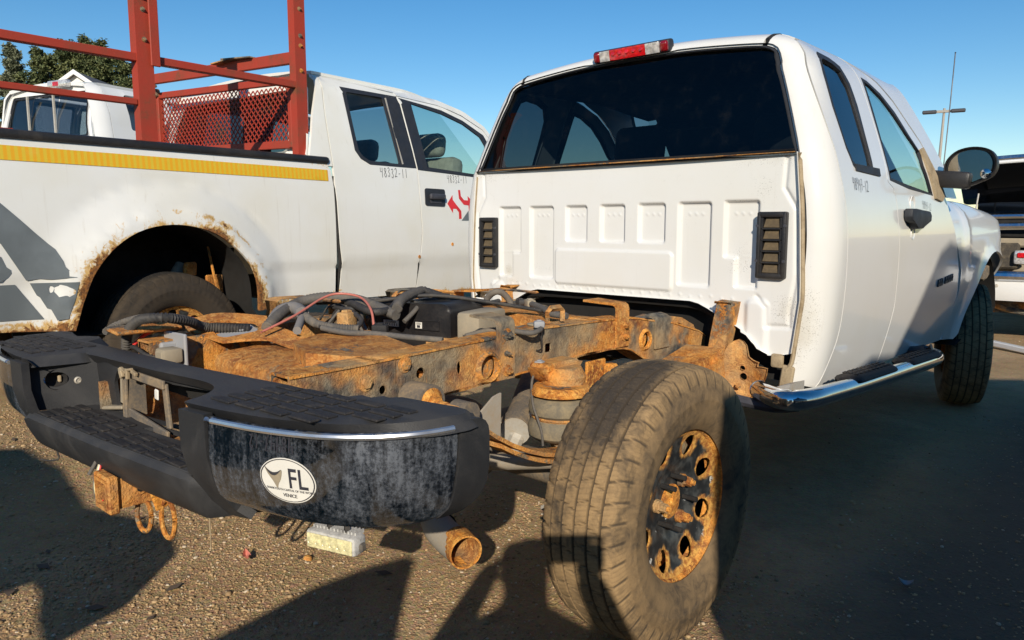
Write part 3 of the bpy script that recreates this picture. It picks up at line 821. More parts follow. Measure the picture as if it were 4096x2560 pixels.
def ford():
    R = empty('pickup_truck', 'white extended-cab pickup with red steel rack in its bed and rusty wheel arch', 'pickup truck', tuple(FO), FH)
    arch = [(-.565, .555), (-.545, .62), (-.516, .709), (-.457, .836), (-.348, .957), (-.199, 1.037), (-.006, 1.058), (.199, 1.007), (.371, .876), (.449, .741), (.464, .556)]
    arch = [(p.x, p.y) for p in catmull([Vector((a, b, 0)) for a, b in arch], 4)]
    bed = [(1.098, .588), (1.100, 1.30), (1.088, 1.40), (1.05, 1.443), (-1.55, 1.452), (-1.55, .62)]+arch[::1]
    bed = [(-1.55, .625)]+arch+[(1.084, .588), (1.089, 1.30), (1.078, 1.40), (1.05, 1.441), (-1.55, 1.452)]
    b = patch('bed_side', bed, [], fbed(), M['white_old'], R, step=.035, thick=.02, attrs={'wear': arch_wear}, bstep=.02)
    patch('bed_side', [(-1.55, .62), (1.1, .62), (1.1, 1.44), (-1.55, 1.45)], [], fbed(0, -1), M['white_old'], R, step=.1, thick=.02, flip=True)
    bm = B(); box(bm, (0, 1.06, 1.15), (1.86, .03, .58)); box(bm, (0, -1.53, 1.15), (1.86, .03, .58)); obj('bed_wall', bm, M['white_old'], R)
    bm = B(); box(bm, (0, -.25, 1.13), (1.84, 2.5, .03)); obj('bed_floor', bm, M['dark'], R)
    for s in (1, -1):
        bm = B(); box(bm, (s*.905, -.245, 1.464), (.135, 2.62, .045), bev=.016, seg=2); obj('rail_cap', bm, M['plastic_clean'], R)
    patch('reflective_stripe', [(-1.5, 1.352), (-1.5, 1.416), (1.048, 1.404), (1.048, 1.334)], [], fbed(.003), M['tape_yellow'], b, step=.06, thick=0)
    G = M['decal_grey']
    patch('grey_decal', [(-1.3, 1.62-.3), (-1.1, 1.40), (-.83, 1.156), (-.762, 1.088), (-.697, 1.02), (-.623, .947), (-.596, .89), (-.590, .863), (-.548, .81), (-.65, .806), (-.70, .812), (-.752, .806), (-.843, .975), (-1.3, 1.32)], [], fbed(.0025), G, b, step=.05, thick=0)
    patch('grey_decal', [(-1.3, .93), (-.847, .919), (-.83, .873), (-.812, .858), (-.811, .842), (-.827, .823), (-.856, .806), (-1.3, .806)], [], fbed(.0025), G, b, step=.05, thick=0)
    patch('grey_decal', [(-.736, .793), (-.62, .790), (-.540, .789), (-.565, .70), (-.590, .640), (-.598, .617), (-.64, .612), (-.66, .665), (-.675, .672), (-.70, .725), (-.712, .735)], [smooth2([(-.663, .765), (-.655, .775), (-.642, .768), (-.648, .748), (-.66, .745)], 2)], fbed(.0025), G, b, step=.04, thick=0)
    patch('grey_decal', [(-1.3, .794), (-.795, .790), (-.688, .622), (-1.3, .64)], [], fbed(.0025), G, b, step=.05, thick=0)
    # wheel house and chassis bits seen through the arch
    bm = B()
    prism(bm, [(-.60, .5)]+arch+[(.50, .5)], lambda a, c: (.93, a*1.02, c+.012), lambda a, c: (.50, a*1.02, c+.012)); bm.faces.ensure_lookup_table()
    bmesh.ops.delete(bm, geom=[bm.faces[0]], context='FACES_ONLY')
    obj('wheel_house', bm, M['dark'], R)
    bm = B(); box(bm, (.505, 0, .66), (.01, 1.3, .5)); box(bm, (.47, .2, .66), (.07, 2.6, .14)); obj('chassis_rail', bm, M['dark'], R)
    bm = B(); box(bm, (.70, .225, .80), (.03, .10, .085), (0, .1, .3), .012); box(bm, (.69, .225, .80), (.05, .035, .05), (0, .1, .3), .006); box(bm, (.68, .39, .70), (.02, .13, .12), (0, 0, .2), .008); tube(bm, [(.72, .335, .93), (.73, .36, .75), (.72, .40, .58)], .008, 6, 3); obj('spring_hanger', bm, M['rust_dust'], R)
    bm = B(); cyl(bm, (.66, .11, .70), (.62, .22, .82), .035, n=12); obj('damper', bm, M['shock'], R)
    w = make_wheel(R, .93, 0, .40, 1, TYRE_D)
    make_wheel(R, -.93, 0, .40, -1, TYRE_D, w); make_wheel(R, .93, 3.68, .40, 1, TYRE_D, w); make_wheel(R, -.93, 3.68, .40, -1, TYRE_D, w)
    bm = B(); cyl(bm, (-.8, 0, .40), (.8, 0, .40), .05, n=12); lathe(bm, [(-.16, 0), (-.13, .1), (0, .15), (.13, .1), (.16, 0)], Matrix.Translation((0, 0, .4)), 16); obj('rear_axle', bm, M['axle'], R)
    # cab, both sides
    cut = smooth2([(1.20, 2.035), (1.165, 1.995), (1.123, 1.747), (1.100, 1.445), (1.103, 1.138), (1.112, .941), (1.135, .755), (1.135, .56)], 4, False)
    rwin = rpoly([(1.33, 1.968), (1.858, 1.975), (1.888, 1.464), (1.335, 1.468)], [.05, .02, .02, .11])
    fwin = rpoly([(1.885, 1.975), (2.321, 1.925), (2.56, 1.870), (2.80, 1.768), (2.70, 1.435), (1.903, 1.457)], [.02, .12, .06, .05, .05, .02])
    gap = .004
    for s in (1, -1):
        fl = s < 0; wear = {'wear': lambda v2, P: np.maximum(.55*np.exp(-((v2[:, 0]-1.14)/.030)**2)*np.clip(1-(v2[:, 1]-.55)/.2, 0, 1), .40*np.clip(1-(v2[:, 1]-.545)/.03, 0, 1)) if v2.size else 0}
        pil = [(.93, 1.435), (.926, 1.487), (1.025, 1.763), (1.10, 1.93), (1.16, 2.05)]+[(a-gap, b) for a, b in cut if b > 1.435]+[(1.098, 1.43)]
        patch('cab_pillar', pil, [], fside(0, s), M['white_old'], R, step=.06, thick=.02, flip=fl, attrs=wear)
        dr = [(a+gap, b) for a, b in cut][::-1]+[(1.865, 2.005), (1.865, 1.95), (1.893, 1.45), (1.893, 1.15), (1.903, 1.0), (1.879, .80), (1.884, .548)]
        d1 = patch('rear_door', dr, [rwin] if False else [], fside(0, s), M['white_old'], R, step=.05, thick=.02, flip=fl, attrs=wear) if False else None
        body = [(a+gap, b) for a, b in cut][::-1]+[(1.863, 2.005), (1.864, 1.985)]+[(1.889, 1.45), (1.888, 1.15), (1.898, 1.0), (1.874, .80), (1.880, .548)]
        d1 = patch('rear_door', body, [[(1.33, 1.968), (1.858, 1.972), (1.880, 1.468), (1.43, 1.47), (1.36, 1.50), (1.325, 1.55)]], fside(0, s), M['white_old'], R, step=.05, thick=.02, flip=fl, attrs=wear, bstep=.03)
        fd = [(1.872, 1.985), (1.897, 1.45), (1.896, 1.15), (1.906, 1.0), (1.882, .80), (1.888, .548), (2.95, .52), (3.0, .9), (2.98, 1.3), (2.95, 1.40), (2.90, 1.72), (2.80, 1.825), (2.56, 1.915), (2.30, 1.968)]
        d2 = patch('front_door', fd, [[(1.893, 1.968), (2.321, 1.925), (2.56, 1.870), (2.78, 1.775), (2.83, 1.70), (2.84, 1.425), (1.905, 1.457)]], fside(0, s), M['white_old'], R, step=.05, thick=.02, flip=fl, attrs=wear, bstep=.03)
        top = [(1.17, 2.012)]+[(1.21, 2.04), (1.88, 2.016), (1.872, 1.992), (2.30, 1.975), (2.56, 1.922), (2.80, 1.832), (2.91, 1.73), (3.02, 1.62), (2.93, 1.74), (2.80, 1.86), (2.56, 1.96), (2.34, 2.02), (1.95, 2.056), (1.20, 2.058), (1.165, 2.04)]
        top = [(1.19, 2.040), (1.862, 2.012), (1.868, 1.991), (2.30, 1.974), (2.56, 1.922), (2.80, 1.832), (2.905, 1.73), (2.99, 1.42), (3.05, 1.42), (2.97, 1.72), (2.83, 1.86), (2.58, 1.965), (2.34, 2.022), (1.95, 2.056), (1.20, 2.058)]
        patch('roof_rail', top, [], fside(.002, s), M['white_old'], R, step=.05, thick=.02, flip=fl, attrs={'wear': lambda v2, P: v2[:, 0]*0})
        patch('window_trim', [(1.322, 1.978), (1.860, 1.982), (1.886, 1.462), (1.43, 1.462), (1.355, 1.495), (1.317, 1.55)], [rpoly([(1.352, 1.944), (1.696, 1.952), (1.720, 1.482), (1.43, 1.488), (1.375, 1.515), (1.348, 1.555)], .02)], fside(.003, s), M['seam_strip'], d1, step=.06, thick=.012, flip=fl)
        patch('window_trim', [(1.878, 1.975), (2.321, 1.935), (2.56, 1.880), (2.79, 1.785), (2.84, 1.70), (2.85, 1.42), (1.901, 1.452)], [[(1.985, 1.945), (2.317, 1.905), (2.553, 1.850), (2.74, 1.765), (2.78, 1.70), (2.74, 1.445), (2.010, 1.478)]], fside(.003, s), M['seam_strip'], d2, step=.06, thick=.012, flip=fl)
        patch('window_glass', [(1.345, 1.95), (1.70, 1.955), (1.724, 1.478), (1.42, 1.482), (1.34, 1.55)], [], fside(-.012, s), M['glass_priv'], d1, step=.2, thick=0, flip=fl)
        patch('window_glass', [(1.98, 1.95), (2.317, 1.91), (2.553, 1.855), (2.745, 1.768), (2.785, 1.70), (2.745, 1.44), (2.005, 1.472)], [], fside(-.012, s), M['glass'], d2, step=.2, thick=0, flip=fl)
        bm = B(); P = [fside(.004, s)(np.array([a]), np.array([c]))[0] for a, c in ((1.722, 1.95), (1.748, 1.482))]
        tube(bm, P, .007, 6, 1); obj('chrome_strip', bm, M['alloy'], d1)
        if s > 0:
            hp = patch('door_handle', rpoly([(1.950, 1.322), (2.172, 1.320), (2.158, 1.190), (1.940, 1.194)], .02), [], fside(.006), M['gray_part'] if False else M['seam_strip'], d2, step=.08, thick=.012)
            bm = B(); P = fside(.0)(np.array([2.06]), np.array([1.262]))[0]; box(bm, (P[0]+.030, 2.055, 1.262), (.03, .165, .042), bev=.012, seg=2); box(bm, (P[0]+.010, 2.055, 1.228), (.012, .12, .03)); obj('lever', bm, M['lamp_dark'], hp)
            handwriting('marker_number', '48332-11', fside(.002), 1.515, 1.385, .062, 1.0, M['ink'], d1, adv=.56)
            handwriting('marker_number', '48332-11', fside(.002), 2.215, 1.375, .055, 1.0, M['ink'], d2, adv=.56)
            A = M['decal_red']
            patch('red_arrow', [(2.188, 1.214), (2.258, 1.280), (2.256, 1.244), (2.285, 1.215), (2.350, 1.160), (2.352, 1.100), (2.320, 1.098), (2.320, 1.150), (2.290, 1.176), (2.252, 1.176), (2.250, 1.142)], [], fside(.002), A, d2, step=.06, thick=0)
            patch('red_arrow', [(2.331, 1.321), (2.356, 1.322), (2.358, 1.275), (2.392, 1.245), (2.440, 1.243), (2.440, 1.278), (2.52, 1.215), (2.445, 1.155), (2.440, 1.205), (2.385, 1.208), (2.332, 1.255)], [], fside(.002), A, d2, step=.06, thick=0)
            patch('grey_decal', [(2.35, 1.085), (2.44, 1.085), (2.44, 1.165)], [], fside(.002), M['decal_grey'], d2, step=.06, thick=0)
            for (a, c) in ((2.239, .905), (1.868, .822)):
                bm = B(); P = fside()(np.array([a]), np.array([c]))[0]; cyl(bm, (P[0]-.004, a, c), (P[0]+.004, a, c), .013, n=10); obj('rust_plug', bm, M['rust_bright'], d2)
        patch('front_fender', [(2.96, .55), (3.17, .58)]+[(3.68-.5*cos(t), .58+.5*sin(t)) for t in np.linspace(.05, pi-.05, 16)]+[(4.5, .6), (4.62, .9), (4.6, 1.2), (3.9, 1.30), (3.0, 1.38), (3.01, .9)], [], fside(0, s), M['white_old'], R, step=.1, thick=.02, flip=fl, attrs={'wear': lambda v2, P: v2[:, 0]*0})
    # roof, rear of cab, hood, screens
    def froof(u, v): return np.stack([u, v, 2.066+.035*(1-(u/.7)**2)-.05*sst(v, 2.0, 2.5)+.0*u], 1)
    patch('roof', [(-.70, 1.16), (.70, 1.16), (.68, 2.40), (-.68, 2.40)], [], froof, M['white_old'], R, step=.12, thick=.02, attrs={'wear': lambda v2, P: v2[:, 0]*0})
    def frear(u, v): return np.stack([u, .935+.30*np.maximum(v-1.47, 0)**1.0*.9, v], 1)
    W = lambda z: np.interp(z, FZ, FX)-.03
    rear = [(W(z), z) for z in np.linspace(.6, 2.04, 14)]; rear = rear+[(-a, b) for a, b in rear[::-1]]
    patch('cab_rear', rear, [rpoly([(-.72, 1.52), (.72, 1.52), (.64, 1.93), (-.64, 1.93)], .06)], frear, M['white_old'], R, step=.1, thick=.02, flip=True, attrs={'wear': lambda v2, P: v2[:, 0]*0})
    patch('rear_window', rpoly([(-.73, 1.51), (.73, 1.51), (.65, 1.94), (-.65, 1.94)], .06), [], lambda u, v: frear(u, v)+np.array([0, .008, 0]), M['glass_dark'], R, step=.3, thick=0)
    def fws(u, v): return np.stack([u, 2.40+.68*(1-v)-.10*(u/.75)**2, 1.36+.66*v], 1)
    patch('windscreen', [(-.84, 0), (.84, 0), (.70, 1), (-.70, 1)], [], fws, M['glass_clear'], R, step=.2, thick=0)
    bm = B(); prism(bm, [(2.98, 1.0), (4.62, .9), (4.58, 1.18), (4.2, 1.28), (3.02, 1.38)], lambda a, b: (-.93, a, b), lambda a, b: (.93, a, b)); obj('hood', bm, M['white_far'], R)
    bm = B(); box(bm, (0, 1.95, .58), (1.78, 2.0, .06)); box(bm, (0, 3.02, .9), (1.7, .1, .8)); obj('cab_floor', bm, M['dark'], R)
    for s in (1, -1):
        for L in ([(a, b) for a, b in cut if b < 1.42], [(1.87, 1.97), (1.894, 1.45), (1.892, 1.15), (1.902, 1.0), (1.878, .80), (1.884, .56)]):
            bm = B(); P = fside(-.016, s)(np.array([p[0] for p in L]), np.array([p[1] for p in L])); tube(bm, P, .011, 6, 1); obj('door_seal', bm, M['rubber'], R)
    bm = B(); prism(bm, [(2.72, .95), (3.0, 1.0), (3.05, 1.35), (2.62, 1.33)], lambda a, b: (-.8, a, b), lambda a, b: (.8, a, b)); obj('dashboard', bm, M['lamp_dark'], R)
    for s in (1, -1):
        bm = B(); box(bm, (s*.40, 2.70, 1.25), (.50, .16, .74), (-.12, 0, 0), .06, 2); box(bm, (s*.40, 2.9, .84), (.50, .5, .16), None, .05, 2)
        st = obj('seat', bm, M['fabric_tan'], R)
        bm = B(); box(bm, (s*.40, 2.655, 1.715), (.29, .14, .20), (-.12, 0, 0), .06, 3); obj('headrest', bm, M['fabric_tan'], st)
    # red rack standing in the bed
    K = B(); m = M['red_rack']
    rack = None
    def bar(p, q, w, h, name='rail'):
        nonlocal rack
        p = Vector(p); q = Vector(q); d = q-p
        bm = B(); box(bm, (0, 0, 0), (w, d.length, h), None, .004)
        bmesh.ops.transform(bm, matrix=Matrix.Translation((p+q)/2) @ d.to_track_quat('Y', 'Z').to_matrix().to_4x4(), verts=bm.verts[:])
        if rack is None: rack = obj('ladder_rack', bm, m, R); return rack
        return obj(name, bm, m, rack)
    bar((.85, -1.35, 1.910), (.85, .90, 1.922), .045, .042)
    def post(x, y, z1, w=.075, t=.01):
        bm = B(); s = 1 if x > 0 else -1
        box(bm, (x, y, (1.487+z1)/2), (t, w, z1-1.487)); box(bm, (x-s*.03, y-w/2+t/2, (1.487+z1)/2), (.05, t, z1-1.487-.002)); box(bm, (x-s*.03, y+w/2-t/2, (1.487+z1)/2), (.05, t, z1-1.487-.004))
        box(bm, (x-s*.02, y, 1.491), (.11, .14, .008))
        p = obj('post', bm, m, rack)
        for z in (2.16, 2.22, 2.01, 2.38):
            if z < z1:
                b2 = B(); bolt(b2, (x+s*t/2, y, z), (s, 0, 0), .009, .009); obj('bolt', b2, M['rust'], p)
    post(.872, -.066, 2.75, .088); post(.872, .936, 2.75, .082); post(-.872, .936, 2.05); post(.872, -.795, 1.70, .06)
    bm = B(); box(bm, (.893, -.020, 2.05), (.012, .05, .34), (0, .0, 0), .003); obj('splice_plate', bm, m, rack)
    bar((.85, -1.35, 1.688), (.85, -.112, 1.692), .03, .032)
    bar((.83, .936, 2.095), (-.86, .936, 2.140), .035, .072); bar((.83, .936, 1.962), (-.86, .936, 2.015), .032, .045)
    bar((.83, .936, 1.565), (-.84, .936, 1.60), .032, .05); bar((.775, .936, 1.545), (.775, .936, 1.96), .035, .045); bar((-.770, .936, 1.58), (-.770, .936, 2.0), .035, .045)
    bm = B(); box(bm, (.27, .925, 2.152), (.30, .09, .008), (.0, .06, .05)); box(bm, (.12, .90, 2.146), (.2, .07, .008), (0, -.05, .02)); obj('loose_plate', bm, M['rust'], rack)
    bm = B(); tube(bm, [(-.80, .90, 2.02), (-.80, .87, 2.06), (-.76, .86, 2.08), (-.66, .85, 2.06)], .012, 6, 3); box(bm, (-.78, .91, 2.03), (.07, .05, .06), None, .01); obj('latch', bm, M['rust'], rack)
    bm = B()
    x0, x1, z0, z1 = -.75, .755, 1.585, 1.985; nc = 64; nr = 8; dw = (x1-x0)/nc; dh = (z1-z0)/nr; wd = .0027
    for c in range(nc):
        pts = [(x0+(c+.5)*dw+dw*.48*(1 if (r+c) % 2 else -1), z0+r*dh*.5) for r in range(nr*2+1)]
        for (a, b1), (c2, d) in zip(pts, pts[1:]):
            lim = 1.945+(.765-a)*.032
            if d > lim: break
            e = Vector((c2-a, 0, d-b1)); nrm = Vector((e.z, 0, -e.x)).normalized()*wd
            q = [Vector((a, .93, b1))-nrm, Vector((a, .93, b1))+nrm, Vector((c2, .934, d))+nrm, Vector((c2, .934, d))-nrm]
            A = [bm.verts.new(v) for v in q]; C_ = [bm.verts.new(v+Vector((0, .006, 0))) for v in q]
            bm.faces.new(A); bm.faces.new(C_[::-1])
            for k in (1, 3): bm.faces.new((A[k], A[(k+1) % 4], C_[(k+1) % 4], C_[k]))
    g = obj('mesh_screen', bm, m, rack, None); g['kind'] = 'stuff'
    return R
ford()

# ------------------------------------------------------------------ third pickup, behind the red rack
def far_truck():
    ox, oy = -8.345, 1.2555; z0 = float(gz(ox-.3, oy+1.5)); hd = radians(16.7)
    R = empty('pickup_truck', 'far white pickup with three-pane rear window behind the red rack', 'pickup truck', (ox, oy, z0), hd)
    dz = 2.83-z0-1.98
    Zs = np.array([.6, .9, 1.2, 1.42, 1.6, 1.86, 1.94, 1.98])+dz; Xs = [.92, .95, .95, .92, .90, .82, .74, .62]
    def cs(s=1, o=0):
        return lambda u, v: np.stack([s*(np.interp(v, Zs, Xs)+o-.07*(1-sst(u, -.02, .12))), u, v], 1)
    wear0 = {}
    T = lambda z: z+dz
    for s in (1, -1):
        fl = s < 0
        patch('cab_pillar', [(0, T(.6)), (.175, T(.6)), (.185, T(1.4)), (.165, T(1.93)), (.16, T(1.965)), (.03, T(1.95)), (0, T(1.85))], [], cs(s), M['white_far'], R, step=.07, thick=.02, flip=fl)
        patch('rear_door', [(.183, T(.6)), (1.0, T(.6)), (1.0, T(1.93)), (.172, T(1.93)), (.193, T(1.4))], [rpoly([(.45, T(1.44)), (.93, T(1.44)), (.93, T(1.86)), (.43, T(1.86))], .04)], cs(s), M['white_far'], R, step=.08, thick=.02, flip=fl)
        patch('front_door', [(1.008, T(.6)), (2.0, T(.6)), (2.05, T(1.38)), (1.72, T(1.93)), (1.008, T(1.93))], [[(1.06, T(1.44)), (1.9, T(1.42)), (1.66, T(1.86)), (1.06, T(1.86))]], cs(s), M['white_far'], R, step=.1, thick=.02, flip=fl)
        patch('window_glass', [(.42, T(1.42)), (.96, T(1.42)), (.96, T(1.88)), (.41, T(1.88))], [], cs(s, -.012), M['glass_side'], R, step=.2, thick=0, flip=fl)
        patch('window_glass', [(1.04, T(1.42)), (1.94, T(1.40)), (1.68, T(1.88)), (1.04, T(1.88))], [], cs(s, -.012), M['glass'], R, step=.2, thick=0, flip=fl)
    def rr(u, v): return np.stack([u, 0*u+.10*sst(v, T(1.40), T(1.98))-.04*(1-(u/.9)**2), v], 1)
    ro = [(np.interp(z, Zs, Xs)-.075, z) for z in np.linspace(T(.6), T(1.95), 12)]; ro = ro+[(-a, b) for a, b in ro[::-1]]
    win = rpoly([(-.735, T(1.33)), (.80, T(1.33)), (.74, T(1.86)), (-.66, T(1.86))], .05)
    patch('cab_rear', ro, [win], rr, M['white_far'], R, step=.1, thick=.02, flip=True)
    w = patch('rear_window', win, [rpoly([(-.70, T(1.355)), (.765, T(1.355)), (.71, T(1.835)), (-.63, T(1.835))], .04)], lambda u, v: rr(u, v)-np.array([0, .004, 0]), M['seam_strip'], R, step=.1, thick=.01, flip=True)
    for a, b in ((-.70, -.255), (-.245, .225), (.235, .765)):
        patch('pane', [(a, T(1.355)), (b, T(1.355)), (b-.03*(b > .5), T(1.835)), (a+.06*(a < -.5), T(1.835))], [], lambda u, v: rr(u, v)+np.array([0, .004, 0]), M['glass_side'], w, step=.3, thick=0)
    for x in (-.25, .23):
        bm = B(); box(bm, (x, -.035, T(1.6)), (.022, .02, .48)); obj('divider', bm, M['alloy'], w)
    patch('roof', [(-.69, .03), (.69, .03), (.62, 1.70), (-.62, 1.70)], [], lambda u, v: np.stack([u, v, T(1.975)+.045*(1-(u/.7)**2)-.03*(1-sst(v, 0, .25))-.03*sst(v, 1.2, 1.7)], 1), M['white_far'], R, step=.1, thick=.04)
    patch('windscreen', [(-.8, 0), (.8, 0), (.64, 1), (-.64, 1)], [], lambda u, v: np.stack([u, 2.1-.4*v, T(1.38)+.58*v], 1), M['glass_clear'], R, step=.3, thick=0)
    bm = B(); box(bm, (.30, .0, T(1.955)), (.34, .07, .08), None, .015, 2); bl = obj('brake_light', bm, M['clear_lens'], R)
    bm = B(); box(bm, (.285, -.032, T(1.952)), (.10, .02, .05), None, .006); obj('red_lens', bm, M['red_lens'], bl)
    bm = B(); box(bm, (0, .8, T(1.2)), (.9, .1, .6), (-.15, 0, 0), .05); obj('seat', bm, M['fabric'], R)
    bm = B(); prism(bm, [(2.0, T(.6)), (3.7, T(.6)), (3.7, T(1.1)), (3.4, T(1.26)), (2.05, T(1.36))], lambda a, b: (-.92, a, b), lambda a, b: (.92, a, b)); obj('hood', bm, M['white_far'], R)
    bm = B()
    for s in (1, -1): box(bm, (s*.9, -1.1, T(.93)), (.06, 2.1, .72), None, .02)
    box(bm, (0, -2.1, T(.93)), (1.8, .06, .7)); box(bm, (0, -1.1, T(.6)), (1.8, 2.1, .06)); obj('bed', bm, M['white_far'], R)
    t = bpy.data.objects.new('wheel', TYRE_D); COL.objects.link(t); t.parent = R; t.location = (.82, -1.1, .40)
    for x, y in ((-.82, -1.1), (.82, 2.85), (-.82, 2.85)):
        c = link_copy(t, R); c.location = (x, y, .40)
far_truck()
# ------------------------------------------------------------------ main pickup: white cab, bare rusty frame
S = empty('pickup_truck', 'white extended-cab pickup with its bed removed and bare rusty frame exposed', 'pickup truck')
PX = [.905, .915, .93, .965, .983, .976, .957, .925, .820, .770, .700, .600, .300, 0]
PZ = [.50, .55, .60, .80, 1.07, 1.25, 1.38, 1.50, 1.80, 1.885, 1.938, 1.962, 1.988, 1.995]
_pts = catmull([Vector((a, 0, b)) for a, b in zip(PX, PZ)], 8)
_px = np.array([p.x for p in _pts]); _pz = np.array([p.z for p in _pts])
_t = np.concatenate([[0], np.cumsum(np.hypot(np.diff(_px), np.diff(_pz)))])
_nx = np.gradient(_pz, _t); _nz = -np.gradient(_px, _t); _l = np.hypot(_nx, _nz); _nx /= _l; _nz /= _l
def vz(z):                                     # arc parameter of the side at height z
    k = int(np.argmax(_px < .66)); return float(np.interp(z, _pz[:k], _t[:k]))
def vx(x): 
    k = int(np.argmax(_pz > 1.90)); return float(np.interp(-x, -_px[k:], _t[k:]))
RC, RL = .095, .125
def ycab(z): return .994+.243*np.maximum(z-1.463, 0)
def skin(off=0.0, s=1, droop=True):
    """u = distance along the truck, v = arc length up the section; rolls in at the rear edge"""
    def f(u, v):
        X = np.interp(v, _t, _px); Z = np.interp(v, _t, _pz); NX = np.interp(v, _t, _nx); NZ = np.interp(v, _t, _nz)
        y0 = ycab(Z); a = np.clip((y0+RL-u)/(RL*1.25), 0, 1)*pi/2
        inn = (RC-.034*sst(Z, 1.84, 1.94))*(1-np.cos(a)); Y = np.where(a > 0, y0+RL*(1-np.sin(a)), u)
        Zd = -.05*sst(u, 1.7, 2.5)*sst(Z, 1.88, 1.95) if droop else 0
        ox = NX*np.cos(a); oz = NZ*np.cos(a); oy = -np.sin(a)
        return np.stack([s*(X-NX*inn+ox*off), Y+oy*off, Z-NZ*inn+Zd+oz*off], 1)
    return f
UR = lambda z: float(ycab(z))+RL-RL*1.25       # u of the rear edge
def uv(pts): return [(y, vz(z)) for y, z in pts]
L1 = [(1.19, 1.915), (1.165, 1.86), (1.135, 1.78), (1.115, 1.60), (1.11, 1.40), (1.143, 1.232), (1.160, 1.08), (1.178, .90), (1.172, .74), (1.112, .60), (1.09, .56)]
L1 = [(p.x, p.y) for p in catmull([Vector((a, b, 0)) for a, b in L1], 4)]
L2 = [(1.685, 1.90), (1.70, 1.80), (1.705, 1.60), (1.694, 1.43), (1.688, 1.385), (1.70, 1.372), (1.755, 1.352), (1.785, 1.30), (1.80, 1.22), (1.838, 1.048), (1.872, .82), (1.838, .60), (1.82, .545)]
RW = [(1.262, 1.862), (1.30, 1.878), (1.41, 1.870), (1.49, 1.845), (1.535, 1.78), (1.542, 1.69), (1.525, 1.55), (1.516, 1.408), (1.30, 1.412), (1.272, 1.425), (1.240, 1.49), (1.222, 1.65), (1.235, 1.78)]
FW = [(1.742, 1.835), (1.813, 1.828), (1.957, 1.788), (2.10, 1.717), (2.228, 1.62), (2.342, 1.545), (2.335, 1.48), (2.405, 1.335), (1.997, 1.357), (1.728, 1.384), (1.722, 1.46), (1.730, 1.678)]
VD = vx(.665)                                  # edge of the roof ditch
